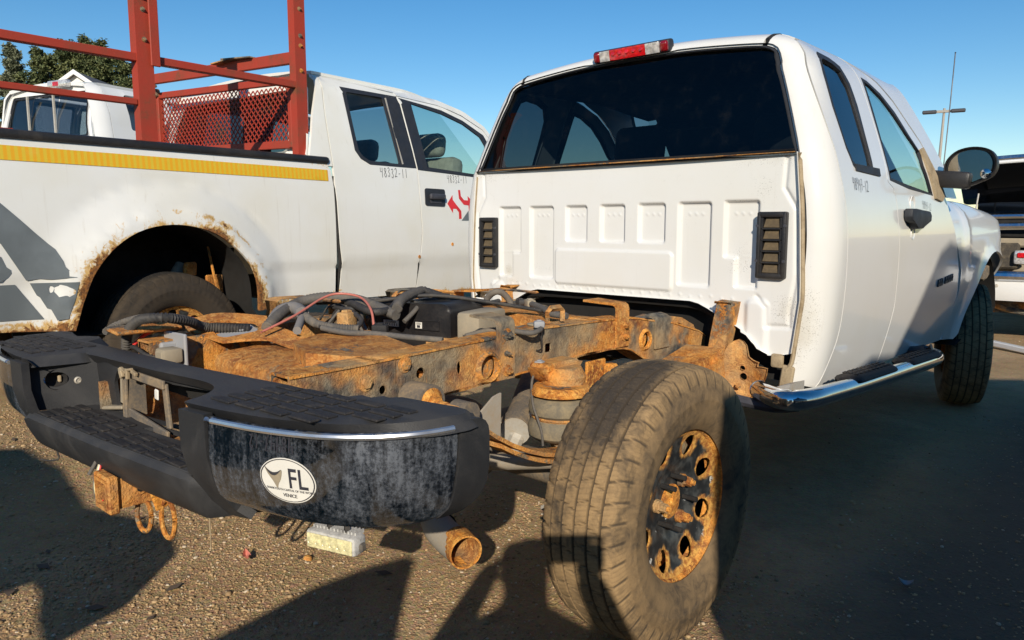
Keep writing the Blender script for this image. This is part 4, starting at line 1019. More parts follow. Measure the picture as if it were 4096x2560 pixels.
for s in (1, -1):
    fl = s < 0; W = M['white']; g = .0035
    rear = [(UR(z), vz(z)) for z in np.linspace(.56, 1.87, 20)]+[(UR(1.90), VD)]
    pil = rear+[(1.20, VD)]+[(a-g, vz(b)) for a, b in L1]
    gr = lambda v2, P: .75*np.exp(-((P[:, 2]-.80)/.14)**2)*np.exp(-((P[:, 1]-1.0)/.05)**2)+.2*np.exp(-((P[:, 1]-.99)/.02)**2)
    patch('corner_pillar', pil, [], skin(0, s), M['white_panel'], S, step=.028, thick=.015, flip=fl, attrs={'grime': gr})
    dtop = vz(1.915)
    rd = [(a+g, vz(b)) for a, b in L1][::-1]+[(1.24, vz(1.921))]+[(1.66, vz(1.921))]+[(a-g, vz(b)) for a, b in L2]
    d1 = patch('rear_door', rd, [uv(RW)], skin(0, s), W, S, step=.05, thick=.015, flip=fl, bstep=.025)
    fd = [(a+g, vz(b)) for a, b in L2][::-1]+[(1.66, vz(1.918))][:0]+[(1.80, vz(1.882)), (1.97, vz(1.842)), (2.13, vz(1.772)), (2.27, vz(1.68)), (2.40, vz(1.60)), (2.60, vz(1.40)), (2.66, vz(1.325)), (2.73, vz(1.25)), (2.83, vz(1.17)), (2.97, vz(1.01)), (3.055, vz(.928)), (3.10, vz(.80)), (3.08, vz(.64)), (3.02, vz(.525)), (2.33, vz(.54))]
    d2 = patch('front_door', fd, [uv(FW)], skin(0, s), W, S, step=.05, thick=.015, flip=fl, bstep=.025)
    rr = [(1.215, vz(1.928)), (1.68, vz(1.926)), (1.70, vz(1.915)), (1.81, vz(1.889)), (1.98, vz(1.849)), (2.14, vz(1.780)), (2.28, vz(1.688)), (2.41, vz(1.608)), (2.61, vz(1.408)), (2.67, vz(1.335)), (2.90, vz(1.33)), (2.66, vz(1.60)), (2.48, vz(1.76)), (2.32, vz(1.885)), (2.25, VD), (1.215, VD)]
    patch('roof_rail', rr, [], skin(.001, s), W, S, step=.05, thick=.015, flip=fl)
    # side windows: black seal, glass just inside
    for door, win, nm, q in ((d1, RW, 'rear', .016), (d2, FW, 'front', .014)):
        c = np.array(win).mean(0)
        outer = [tuple(np.array(p)+(np.array(p)-c)/np.hypot(*(np.array(p)-c))*.004) for p in win]
        inner = [tuple(np.array(p)-(np.array(p)-c)/np.hypot(*(np.array(p)-c))*q*(1.6 if p[1] > c[1] else 1.0)) for p in win]
        patch('window_seal', uv(outer), [uv(inner)], skin(.001, s), M['seam_strip'], door, step=.05, thick=.012, flip=fl)
        patch('window_glass', uv(outer), [], skin(-.008, s), M['glass_priv'] if nm == 'rear' else M['glass'], door, step=.08, thick=0, flip=fl)
    patch('quarter_trim', uv([(1.29, 1.428), (1.585, 1.424), (1.585, 1.392), (1.29, 1.402)]), [], skin(.006, s), M['seam_strip'], d1, step=.06, thick=.012, flip=fl)
    if s > 0:
        bm = B()
        prism(bm, [(1.875, 1.262), (1.925, 1.262), (2.18, 1.252), (2.205, 1.235), (2.205, 1.205), (2.10, 1.190), (2.08, 1.172), (1.98, 1.170), (1.955, 1.196), (1.89, 1.206), (1.872, 1.225)], lambda a, b: (.982, a, b), lambda a, b: (1.018, a*1.0, b))
        bmesh.ops.bevel(bm, geom=bm.edges[:], offset=.006, segments=2, profile=.5, affect='EDGES')
        h = obj('door_handle', bm, M['seam_strip'], d2)
        for cz, r in ((1.285, .040), (1.150, .030)):
            bm = B(); lathe(bm, [(.0, r), (.004, r*.96), (.001, r*.6), (-.004, 0)], Matrix.Translation((float(np.interp(cz, _pz[:60], _px[:60]))-.001, 2.03, cz)), 20); obj('handle_cup', bm, M['white'], d2)
        bm = B()
        for k in range(9):
            if k in (3,): continue
            box(bm, (.976, 2.60+k*.036, .882+.002*k), (.008, .024, .040), None, .003)
            box(bm, (.979, 2.60+k*.036, .884+.002*k), (.006, .010, .014), None, .002)
        obj('door_badge', bm, M['lamp_dark'], d2)
        fo = skin(.0015)
        handwriting('marker_number', '48447-12', lambda u, v: fo(u, v), 1.235, vz(1.330), .046, 1.0, M['ink'], d1, adv=.50, slope=-.06)
        handwriting('marker_number', '48447-12', lambda u, v: fo(u, v), 2.20, vz(1.270), .036, 1.0, M['ink'], d2, adv=.55, slope=-.10)

for s in (1, -1):
    for L in (L1, L2, [(2.66, 1.325), (2.733, 1.25), (2.833, 1.17), (2.973, 1.01), (3.058, .928), (3.103, .80), (3.085, .64)]):
        bm = B(); P = skin(-.016, s)(np.array([p[0] for p in L]), np.array([vz(p[1]) for p in L])); tube(bm, P, .011, 6, 1); obj('door_seal', bm, M['rubber'], S)
# roof between the ditches, with its rolled rear edge
def froof(u, v):
    s = np.sign(u); P = skin(0, 1)(v, np.interp(-np.abs(u), -_px[::1], _t)); P[:, 0] = P[:, 0]*s; P[np.abs(u) < 1e-6, 0] = 0
    return P
_rx = np.interp(_t, _t, _px)
def froof(u, v):
    au = np.abs(u); tt = np.interp(-au, -_px[60:], _t[60:]); P = skin(0, 1)(v, tt); P[:, 0] = np.where(u < 0, -P[:, 0], P[:, 0]); return P
ro = [(-.638, UR(1.93)+.004), (.638, UR(1.93)+.004), (.638, 2.28), (.45, 2.36), (0, 2.40), (-.45, 2.36), (-.638, 2.28)]
patch('roof', ro, [], froof, M['white_panel'], S, step=.035, thick=.015, attrs={'grime': lambda v2, P: .45*np.exp(-((P[:, 2]-1.895)/.015)**2)})
for s in (1, -1):
    bm = B(); P = [skin(-.008, s)(np.array([u]), np.array([vx(.650)]))[0] for u in np.linspace(UR(1.94), 2.28, 26)]
    tube(bm, P, .012, 6, 1); obj('roof_ditch_trim', bm, M['rubber'], S)
# third brake light on the roof edge
def blf(u, v, o):
    P = froof(np.array([u]), np.array([UR(1.95)+.060]))[0]; return Vector((u, P[1]-.012-o, 1.956+v))
bl = None
for nm, a, b, mt, h in (('brake_light', -.192, .212, 'seam_strip', .028), ('dark_lens', -.188, -.150, 'red_lens_dark', .0235), ('clear_lens', -.150, -.095, 'clear_lens', .0235), ('red_lens', -.095, .095, 'red_lens', .0235), ('clear_lens', .095, .165, 'clear_lens', .0235), ('dark_lens', .165, .207, 'red_lens_dark', .0235)):
    bm = B(); d = .050 if nm == 'brake_light' else .070
    ends = .012 if nm in ('brake_light', 'dark_lens') else .003
    box(bm, blf((a+b)/2, 0.008, .0), (b-a-.0015, d, h*2), (radians(14), 0, 0), ends, 3)
    o = obj(nm, bm, M[mt], S if bl is None else bl)
    if bl is None: bl = o
    elif nm == 'red_lens':
        for k in range(5):
            bm = B(); P = blf(-.074+k*.037, .006, .0345); lathe(bm, [(0, .012), (.003, .009), (.004, 0)], Matrix.Translation(P) @ Matrix.Rotation(-pi/2, 4, 'Z'), 14); obj('bulb_dome', bm, M['red_lens'], bl)

# rear panel with pressed ribs
def sdf_rr(x, z, x0, x1, z0, z1, r):
    qx = np.abs(x-(x0+x1)/2)-(x1-x0)/2+r; qz = np.abs(z-(z0+z1)/2)-(z1-z0)/2+r
    return np.minimum(np.maximum(qx, qz), 0)+np.hypot(np.maximum(qx, 0), np.maximum(qz, 0))-r
RIBS = [(-.69, -.545, 1.045, 1.280), (-.69, -.60, .925, 1.06), (-.487, -.335, .925, 1.280), (-.262, -.135, 1.108, 1.280), (-.062, .074, 1.108, 1.282), (.142, .280, 1.110, 1.284), (.340, .495, .932, 1.286), (.550, .700, 1.055, 1.288), (.600, .700, .935, 1.07)]
def rear_rel(x, z):
    d = np.zeros_like(x)
    a = np.minimum(sdf_rr(x, z, *RIBS[0], .012), sdf_rr(x, z, *RIBS[1], .012)); b = np.minimum(sdf_rr(x, z, *RIBS[7], .012), sdf_rr(x, z, *RIBS[8], .012))
    for s in [a, b]+[sdf_rr(x, z, *q, .014) for q in RIBS[2:7]]:
        d = np.maximum(d, .018*sst(-s, -.001, .011))
    d = d-.010*sst(-sdf_rr(x, z, -.320, .322, .908, 1.075, .02), -.004, .007)
    for sx in (1, -1):                        # stepped flange next to the vents and down to the sill
        pth = [(sx*.800, 1.44), (sx*.795, 1.33), (sx*.845, 1.25), (sx*.855, 1.0), (sx*.835, .86), (sx*.835, .80), (sx*.745, .795), (sx*.742, .87), (sx*.70, .91)]
        dd = segdist(np.stack([x, z], 1), pth, False); d = d+.007*np.exp(-(dd/.008)**2)
        d = d-.012*sst(-sdf_rr(x, z, min(sx*.655, sx*.755), max(sx*.655, sx*.755), .60, .90, .03), -.008, .02)
        for k in range(5):
            zz = .70+.03*k
    for i in range(26):                       # spot welds
        xx = -.60+i*.048; zz = .893+.004*((i*7) % 3-1)
        d = d-.003*np.exp(-((x-xx)**2+(z-zz)**2)/.006**2)
    for i in range(9):
        for sx in (1, -1): d = d-.003*np.exp(-((np.abs(x)-.60-.022*i)**2+(z-.80+.018*i)**2)/.006**2)*(x*sx > 0)
    for q in RIBS:
        for k in (-.03, 0, .03):
            d = d-.003*np.exp(-((x-(q[0]+q[1])/2-k)**2+(z-1.235)**2)/.005**2)*(q[3] > 1.2)
    return d
def frp(u, v): return np.stack([u, .994+rear_rel(u, v), v], 1)
seamx = lambda z: float(np.interp(z, [.60, .725, .92, 1.24, 1.46], [.845, .862, .884, .868, .846]))
rp = [(seamx(z)-.004, z) for z in np.linspace(1.462, .70, 12)]+[(.812, .688), (.765, .683), (.735, .695), (.677, .756), (.60, .80), (.546, .824), (.500, .848), (.458, .866), (.419, .874)]
rp = rp+[(-a, b) for a, b in rp[::-1]]
def rgrime(v2, P):
    x, z = P[:, 0], P[:, 2]
    g = .16+.40*np.exp(-((z-1.44)/.03)**2)*sst(np.abs(x), .45, .8)
    g = np.maximum(g, .85*np.exp(-((x+.645)/.04)**2-((z-.955)/.045)**2)); g = np.maximum(g, .80*np.exp(-((x-.83)/.07)**2-((z-.86)/.08)**2))
    g = np.maximum(g, .55*np.exp(-((x-.62)/.07)**2-((z-1.05)/.10)**2)); g = np.maximum(g, .45*np.exp(-((x+.40)/.09)**2-((z-.99)/.05)**2)); g = np.maximum(g, .52*np.exp(-((x+.60)/.10)**2-((z-.905)/.02)**2))
    g = np.maximum(g, .42*np.exp(-((x-.72)/.08)**2-((z-1.33)/.10)**2)); g = np.maximum(g, .62*np.exp(-((z-.905)/.008)**2)*(np.abs(x) < .31))
    for q in RIBS:
        if q[3] > 1.2: g = np.maximum(g, .66*np.exp(-((z-q[3]+.004)/.006)**2)*(x > q[0])*(x < q[1]))
    return g
patch('rear_panel', rp, [], frp, M['white_panel'], S, step=.0048, thick=.02, flip=True, attrs={'grime': rgrime}, bstep=.02, sharp=60)
# body filler behind the joint and lower corner flange
for s in (1, -1):
    bm = B(); P = [(s*(seamx(z)+.001), .990, z) for z in np.linspace(1.458, .66, 14)]+[(s*.835, .985, .63)]
    tube(bm, P, .0085, 6, 2, sx=1.0); obj('seam_sealer', bm, M['seam'], S)
    bm = B(); box(bm, (s*.838, .99, .60), (.05, .02, .10), (0, s*.12, 0), .006); box(bm, (s*.80, .985, .665), (.05, .02, .055), None, .015, 2); obj('sill_flange', bm, M['seam'], S)
# rear window
_ez = []; 
for _z in np.linspace(1.50, 1.86, 10): _ez.append(skin()(np.array([UR(_z)]), np.array([vz(_z)]))[0])
for _v in np.linspace(vz(1.86)+.02, float(_t[-1]), 24): _zz = float(np.interp(_v, _t, _pz)); _ez.append(skin()(np.array([UR(_zz)]), np.array([_v]))[0])
_ez = np.array(_ez)
rwz = np.linspace(1.463, 1.905, 8)
def rwx(z): return float(np.interp(z, [1.463, 1.60, 1.75, 1.88, 1.905], [.838, .790, .728, .668, .655]))
def frw(off=0.0): return lambda u, v: np.stack([u, np.interp(v, [1.46]+list(_ez[:, 2]), [.994]+list(_ez[:, 1]))+.004+off+0*u-.012*(1-np.minimum(1, np.abs(u)/.84)**2)*(1-sst(v, 1.80, 1.89)), v], 1)
ow = [(.846, 1.452)]+[(float(p[0])+.006, float(p[2])+.004) for p in _ez if p[0] > .02 and p[2] > 1.5]; ow = ow+[(-a, b) for a, b in ow[::-1]]
_oc = np.array([0, 1.66]); iw = []
for a, b in ow:
    sx = 1 if a > 0 else -1; q = (a-sx*.020, b+.014) if b < 1.46 else (a-sx*.020*(1 if b < 1.86 else .55), b-.016*float(sst(b, 1.70, 1.88)))
    iw.append(q)
iw = rpoly(iw, 0)
gl = patch('rear_window', iw, [], frw(.004), M['glass_dark'], S, step=.10, thick=0, flip=True)
patch('window_frame', ow, [iw], frw(0), M['seam_strip'], gl, step=.05, thick=.014, flip=True)
bm = B(); P = [(x, .990-.018*(1-(x/.84)**2), 1.462) for x in np.linspace(-.83, .83, 18)]; tube(bm, P, .0028, 6, 1); obj('rust_edge', bm, M['rust_dust'], gl)
# windscreen
patch('windscreen', [(-.86, 0), (.86, 0), (.66, 1), (-.66, 1)], [], lambda u, v: np.stack([u, 2.98-.62*v-.10*(u/.8)**2, 1.34+.59*v], 1), M['glass_clear'], S, step=.2, thick=0)
bm = B(); prism(bm, [(-.66, 0), (.74, 0), (.60, 1), (-.58, 1)], lambda a, b: (a, 2.84-.60*b, 1.36+.55*b), lambda a, b: (a, 2.83-.60*b, 1.355+.55*b)); obj('view_blocker', bm, M['lamp_dark'], S)  # dark panel added to block the bright view through the windscreen
bm = B(); box(bm, (0, 2.56, 1.80), (.24, .03, .075), (0, 0, 0), .02, 2); obj('interior_mirror', bm, M['lamp_dark'], S)
# cabin air vents with louvres
for cx in (.758, -.757):
    bm = B(); w, h = .058, .128; zc = 1.112 if cx > 0 else 1.097
    for p, q in (((-1, 0), (.016, 2*h)), ((1, 0), (.016, 2*h))): box(bm, (cx+p[0]*(w-.008), .984, zc), (q[0], .034, q[1]), None, .006, 2)
    for z in (-1, 1): box(bm, (cx, .984, zc+z*(h-.010)), (2*w-.006, .032, .022), None, .006, 2)
    box(bm, (cx, .996, zc), (2*w-.02, .01, 2*h-.02))
    v = obj('cab_vent', bm, M['plastic_clean'], S)
    for k in range(5):
        z = zc-.088+k*.0435
        bm = B(); prism(bm, [(-.033, -.017), (.033, -.017), (.026, .017), (-.026, .017)], lambda a, b: (cx+a, .983-.006*(b < 0), z+b), lambda a, b: (cx+a, .990, z+b)); obj('louvre', bm, M['louvre'], v)
        bm = B(); box(bm, (cx, .980, z-.0215), (.074, .022, .006)); box(bm, (cx-.038, .982, z), (.008, .02, .04)); box(bm, (cx+.038, .982, z), (.008, .02, .04)); obj('louvre_bar', bm, M['plastic_clean'], v)
    bm = B()
    for s in (-1, 1):
        for z in (-.06, .075): cyl(bm, (cx+s*(w-.004), .966, zc+z), (cx+s*(w-.004), .972, zc+z), .006, n=8)
    obj('clip', bm, M['lamp_dark'], v)
# cab underside, tunnel and interior
bm = B(); prism(bm, [(-.48, .872), (.44, .872), (.56, .82), (.70, .74), (.74, .68), (-.74, .68), (-.70, .74), (-.58, .80)], lambda a, b: (a, 1.16, b-.02), lambda a, b: (a, 1.17, b-.02))
tube(bm, [(-.56, 1.03, .80), (-.47, 1.03, .845), (.30, 1.03, .852), (.44, 1.03, .842), (.52, 1.03, .81)], .014, 6, 4)
box(bm, (0, 1.9, .60), (1.74, 1.7, .05)); box(bm, (0, 1.12, .73), (1.5, .05, .25)); obj('cab_floor', bm, M['dark'], S)
bm = B()
prism(bm, [(-.52, .835), (-.45, .866), (.42, .872), (.48, .84), (.47, .828), (.41, .852), (-.44, .846), (-.51, .82)], lambda a, b: (a, 1.05, b-.010), lambda a, b: (a, 1.14, b-.010)); obj('floor_crossmember', bm, M['tan_plastic'], S)
for s in (1, -1):
    bm = B(); box(bm, (s*.42, 1.95, 1.14), (.54, .18, .82), (-.15, 0, 0), .07, 2); box(bm, (s*.42, 2.25, .82), (.52, .52, .16), None, .05, 2); st = obj('front_seat', bm, M['fabric'], S)
    bm = B(); box(bm, (s*.42, 1.87, 1.63), (.31, .12, .22), (-.15, 0, 0), .055, 3); obj('headrest', bm, M['fabric'], st)
bm = B(); box(bm, (0, 1.18, 1.12), (1.5, .12, .62), (-.1, 0, 0), .05, 2); bs = obj('rear_bench', bm, M['fabric'], S)
patch('headliner', [(-.72, 1.15), (.72, 1.15), (.66, 2.33), (-.66, 2.33)], [], lambda u, v: np.stack([u, v, 1.915-.03*(u/.7)**2-.05*sst(v, 1.8, 2.4)], 1), M['fabric'], S, step=.15, thick=.01)
for s in (1, -1):
    bm = B(); box(bm, (s*.36, 2.35, 1.80), (.52, .02, .15), (-.9, 0, 0), .01); obj('sun_visor', bm, M['fabric'], S)
bm = B(); prism(bm, [(2.62, .95), (3.0, 1.0), (3.05, 1.33), (2.52, 1.31)], lambda a, b: (-.84, a, b), lambda a, b: (.84, a, b)); obj('dashboard', bm, M['lamp_dark'], S)
bm = B(); a = [(-.42+.19*cos(t), 2.42+.06*sin(t), 1.34+.17*sin(t)) for t in np.linspace(0, 2*pi, 20)[:-1]]; tube(bm, a, .014, 8, 2, True); tube(bm, [(-.42, 2.42, 1.34), (-.42, 2.6, 1.2)], .03, 8, 1); obj('steering_wheel', bm, M['lamp_dark'], S)
# fenders, hood, nose
FPX = [.905, .93, .972, .985, .978, .955, .90, .80, .62, .30, 0]; FPZ = [.48, .62, .82, 1.0, 1.12, 1.22, 1.300, 1.335, 1.352, 1.375, 1.38]
_fp = catmull([Vector((a, 0, b)) for a, b in zip(FPX, FPZ)], 8); _fx = np.array([p.x for p in _fp]); _fz = np.array([p.z for p in _fp])
_ft = np.concatenate([[0], np.cumsum(np.hypot(np.diff(_fx), np.diff(_fz)))]); _fnx = np.gradient(_fz, _ft); _fnz = -np.gradient(_fx, _ft)
def fskin(off=0.0, s=1):
    def f(u, v):
        X = np.interp(v, _ft, _fx); Z = np.interp(v, _ft, _fz); nxx = np.interp(v, _ft, _fnx); nzz = np.interp(v, _ft, _fnz); l = np.hypot(nxx, nzz); nxx = nxx/l; nzz = nzz/l
        y0 = 4.10; a = np.clip((u-y0)/.52, 0, 1)*pi/2
        r = np.hypot(u-3.90, Z-.42); fl = .022*(1-sst(r, .57, .66))+.016*np.exp(-((u-3.18)/.05)**2)*sst(Z, .8, 1.2)
        inn = .30*(1-np.cos(a)); Y = np.where(a > 0, y0+.42*np.sin(a), u)
        return np.stack([s*(X-nxx*inn+fl*nxx+nxx*np.cos(a)*off), Y+np.sin(a)*off, Z-nzz*inn*.55-.05*sst(u, 3.4, 4.4)*sst(Z, 1.2, 1.32)], 1)
    return f
def fvz(z): return float(np.interp(z, _fz[:64], _ft[:64]))
for s in (1, -1):
    arch = [(3.905-.575*cos(t), .44+.575*sin(t)) for t in np.linspace(.16, pi-.5, 20)]
    fe = [(2.737, fvz(1.25)), (2.837, fvz(1.17)), (2.977, fvz(1.01)), (3.062, fvz(.928)), (3.107, fvz(.80)), (3.09, fvz(.64)), (3.03, fvz(.525)), (3.29, fvz(.50))]+[(a, fvz(b)) for a, b in arch]+[(4.62, fvz(.70)), (4.62, fvz(1.30)), (4.3, float(_ft[np.argmax(_fx < .82)])), (2.75, float(_ft[np.argmax(_fx < .82)]))]
    patch('front_fender', fe, [], fskin(0, s), M['white'], S, step=.05, thick=.015, flip=s < 0, bstep=.03)
    bm = B(); prism(bm, [(3.30, .46)]+arch+[(4.45, .6)], lambda a, b: (s*.93, a, b), lambda a, b: (s*.5, a, b)); bm.faces.ensure_lookup_table(); bmesh.ops.delete(bm, geom=[bm.faces[0]], context='FACES_ONLY'); obj('wheel_house', bm, M['dark'], S)
    bm = B(); box(bm, (s*.86, 4.22, .86), (.10, .12, .10), (.3, 0, 0), .02); obj('fender_liner', bm, M['axle'], S)
patch('hood', [(-.81, 2.78), (.81, 2.78), (.81, 4.30), (-.81, 4.30)], [], lambda u, v: np.where(np.ones((len(u), 1), bool), fskin(.002)(v, np.interp(-np.abs(u), -_fx[50:], _ft[50:]))*np.stack([np.sign(u+1e-9), 1+0*u, 1+0*u], 1), 0), M['white'], S, step=.08, thick=.015)
bm = B(); box(bm, (0, 4.42, .95), (1.5, .12, .5), None, .05); box(bm, (0, 4.5, .66), (1.8, .16, .2), None, .05, 2); obj('grille', bm, M['lamp_dark'], S)
# radio aerial on the fender
bm = B(); tube(bm, [(.80, 3.27, 1.36), (.80, 3.33, 1.75), (.80, 3.385, 2.20)], .0032, 6, 3); lathe(bm, [(-.006, 0), (0, .006), (.006, 0)], Matrix.Translation((.80, 3.386, 2.205)), 8); cyl(bm, (.80, 3.265, 1.33), (.80, 3.275, 1.42), .012, .006, 8); obj('aerial', bm, M['lamp_dark'], S)
# wing mirror
mp = [(2.345, 1.545), (2.375, 1.548), (2.60, 1.325), (2.405, 1.330)]
ms = patch('mirror_mount', uv([(2.335, 1.555), (2.395, 1.57), (2.60, 1.33), (2.545, 1.305), (2.43, 1.318)]), [], skin(.012), M['seam'], S, step=.05, thick=.03)
bm = B(); box(bm, (1.00, 2.56, 1.418), (.20, .09, .085), (0, .10, 0), .02, 2); obj('mirror_arm', bm, M['plastic_clean'], ms)
mo = smooth2([(.972, 1.47), (.985, 1.52), (1.03, 1.562), (1.10, 1.576), (1.17, 1.560), (1.205, 1.515), (1.208, 1.465), (1.185, 1.425), (1.12, 1.392), (1.055, 1.372), (1.015, 1.392), (.985, 1.43)], 4)
def mf(y, sc, dz=0):
    c = np.array([1.09, 1.475]); return lambda a, b: (c[0]+(a-c[0])*sc, y-.05*(a-1.09), c[1]+(b-c[1])*sc+dz)
bm = B(); rings = []
for y, sc in ((2.545, .93), (2.538, .985), (2.545, 1.0), (2.60, .99), (2.66, .90), (2.70, .70), (2.715, .35)): rings.append([bm.verts.new(mf(y, sc)(a, b)) for a, b in mo])
for A, C_ in zip(rings, rings[1:]):
    for i in range(len(mo)): j = (i+1) % len(mo); bm.faces.new((A[i], A[j], C_[j], C_[i]))
bm.faces.new(rings[-1]); bm.faces.new([bm.verts.new(mf(2.560, .93)(a, b)) for a, b in mo])
mh = obj('mirror_housing', bm, M['plastic_clean'], ms)
bm = B(); prism(bm, mo, mf(2.548, .84), mf(2.556, .84)); bmesh.ops.rotate(bm, cent=(1.09, 2.55, 1.475), matrix=Matrix.Rotation(radians(-4), 3, 'Z'), verts=bm.verts[:]); obj('mirror_glass', bm, M['mirror'], mh)
bm = B(); lathe(bm, [(0, .027), (.006, .024), (.011, .014), (.0125, 0)], Matrix.Translation((1.165, 2.543, 1.440)) @ Matrix.Rotation(-pi/2, 4, 'Z'), 20); obj('blind_spot_mirror', bm, M['mirror'], mh)
# chrome step bar
bm = B(); PB = [(.84, .74, .596), (.93, .645, .602), (1.01, .60, .609), (1.046, .68, .606), (1.056, .86, .597), (1.062, 1.2, .580), (1.062, 1.9, .548), (1.058, 2.22, .532), (1.03, 2.42, .522), (.95, 2.50, .52), (.84, 2.52, .525)]
tube(bm, PB, .036, 16, 6); sb = obj('step_bar', bm, M['chrome_bar'], S)
for y0, y1 in ((1.02, 1.55), (1.74, 2.28)):
    bm = B(); n = 14
    P = [(1.045, y0+(y1-y0)*i/n, .622-.0465*(y0+(y1-y0)*i/n-.86)) for i in range(n+1)]
    tube(bm, P, lambda t: .052*min(1, .55+6*min(t, 1-t)), 12, 1)
    bmesh.ops.scale(bm, vec=(1, 1, .42), verts=bm.verts[:], space=Matrix.Translation((0, 0, -P[n//2][2])))
    sh = .0465*(y1-y0)*(1-.42)
    for v in bm.verts: v.co.z += -.0465*(1-.42)*(v.co.y-(y0+y1)/2)
    pd = obj('step_pad', bm, M['rubber_pad'], sb)
    bm = B()
    for i in range(9):
        for k in (-1, 0, 1): yy = y0+.07+(y1-y0-.14)*i/8; box(bm, (1.043+k*.022, yy, .6465-.0465*(yy-.86)-.002*abs(k)), (.012, .030, .005), None, .002)
    obj('tread_bar', bm, M['rubber_pad'], pd)
for y in (.72, 1.45, 2.36):
    bm = B(); tube(bm, [(1.02, y, .575), (.9, y, .545), (.72, y, .555)], .02, 8, 3); obj('bracket', bm, M['lamp_dark'], sb)
bm = B(); prism(bm, [(.74, .60), (.93, .60), (.93, .655), (.80, .66)], lambda a, b: (.87, a, b-.06), lambda a, b: (.93, a, b-.04)); obj('bar_mount', bm, M['alloy'], sb)
# wheels
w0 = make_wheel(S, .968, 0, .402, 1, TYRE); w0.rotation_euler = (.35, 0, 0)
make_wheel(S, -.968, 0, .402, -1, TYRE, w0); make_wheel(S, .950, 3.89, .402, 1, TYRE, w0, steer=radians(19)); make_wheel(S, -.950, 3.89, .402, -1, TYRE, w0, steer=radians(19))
# ------------------------------------------------------------------ frame of the main pickup
FRM = M['rust']
def rail_top(y): return float(np.interp(y, [-1.1, -.74, -.2, .0, .45, .55, .67, .825, 1.05, 1.2, 1.5, 4.2], [.838, .843, .858, .864, .854, .846, .823, .80, .742, .66, .60, .60]))
def rail_bot(y): return float(np.interp(y, [-1.1, -.76, -.66, -.60, -.47, -.13, .24, .42, .50, .626, .80, 1.2, 1.5, 4.2], [.705, .705, .700, .702, .711, .724, .742, .741, .730, .668, .60, .50, .45, .45]))
ysr = list(np.linspace(-.925, 1.6, 50))+[2.4, 4.2]
sidepoly = [(y, rail_bot(y)) for y in ysr]+[(y, rail_top(y)) for y in ysr[::-1]]
def rail_f(x, wob=.0012):
    return lambda u, v: np.stack([x+wob*np.sin(u*31+v*23)*np.sin(v*57-u*11), u, v], 1)
RH = [circ(-.257, .768, .036, .042, 22), circ(-.521, .790, .016, .016, 14), circ(-.374, .783, .009, .020, 12), circ(-.651, .764, .012, .012, 12), rpoly([(.013, .778), (.044, .778), (.044, .808), (.013, .808)], .006), circ(.614, .752, .030, .036, 18), rpoly([(-.607, .772), (-.603, .772), (-.603, .83), (-.607, .83)], .001)]
rails = []
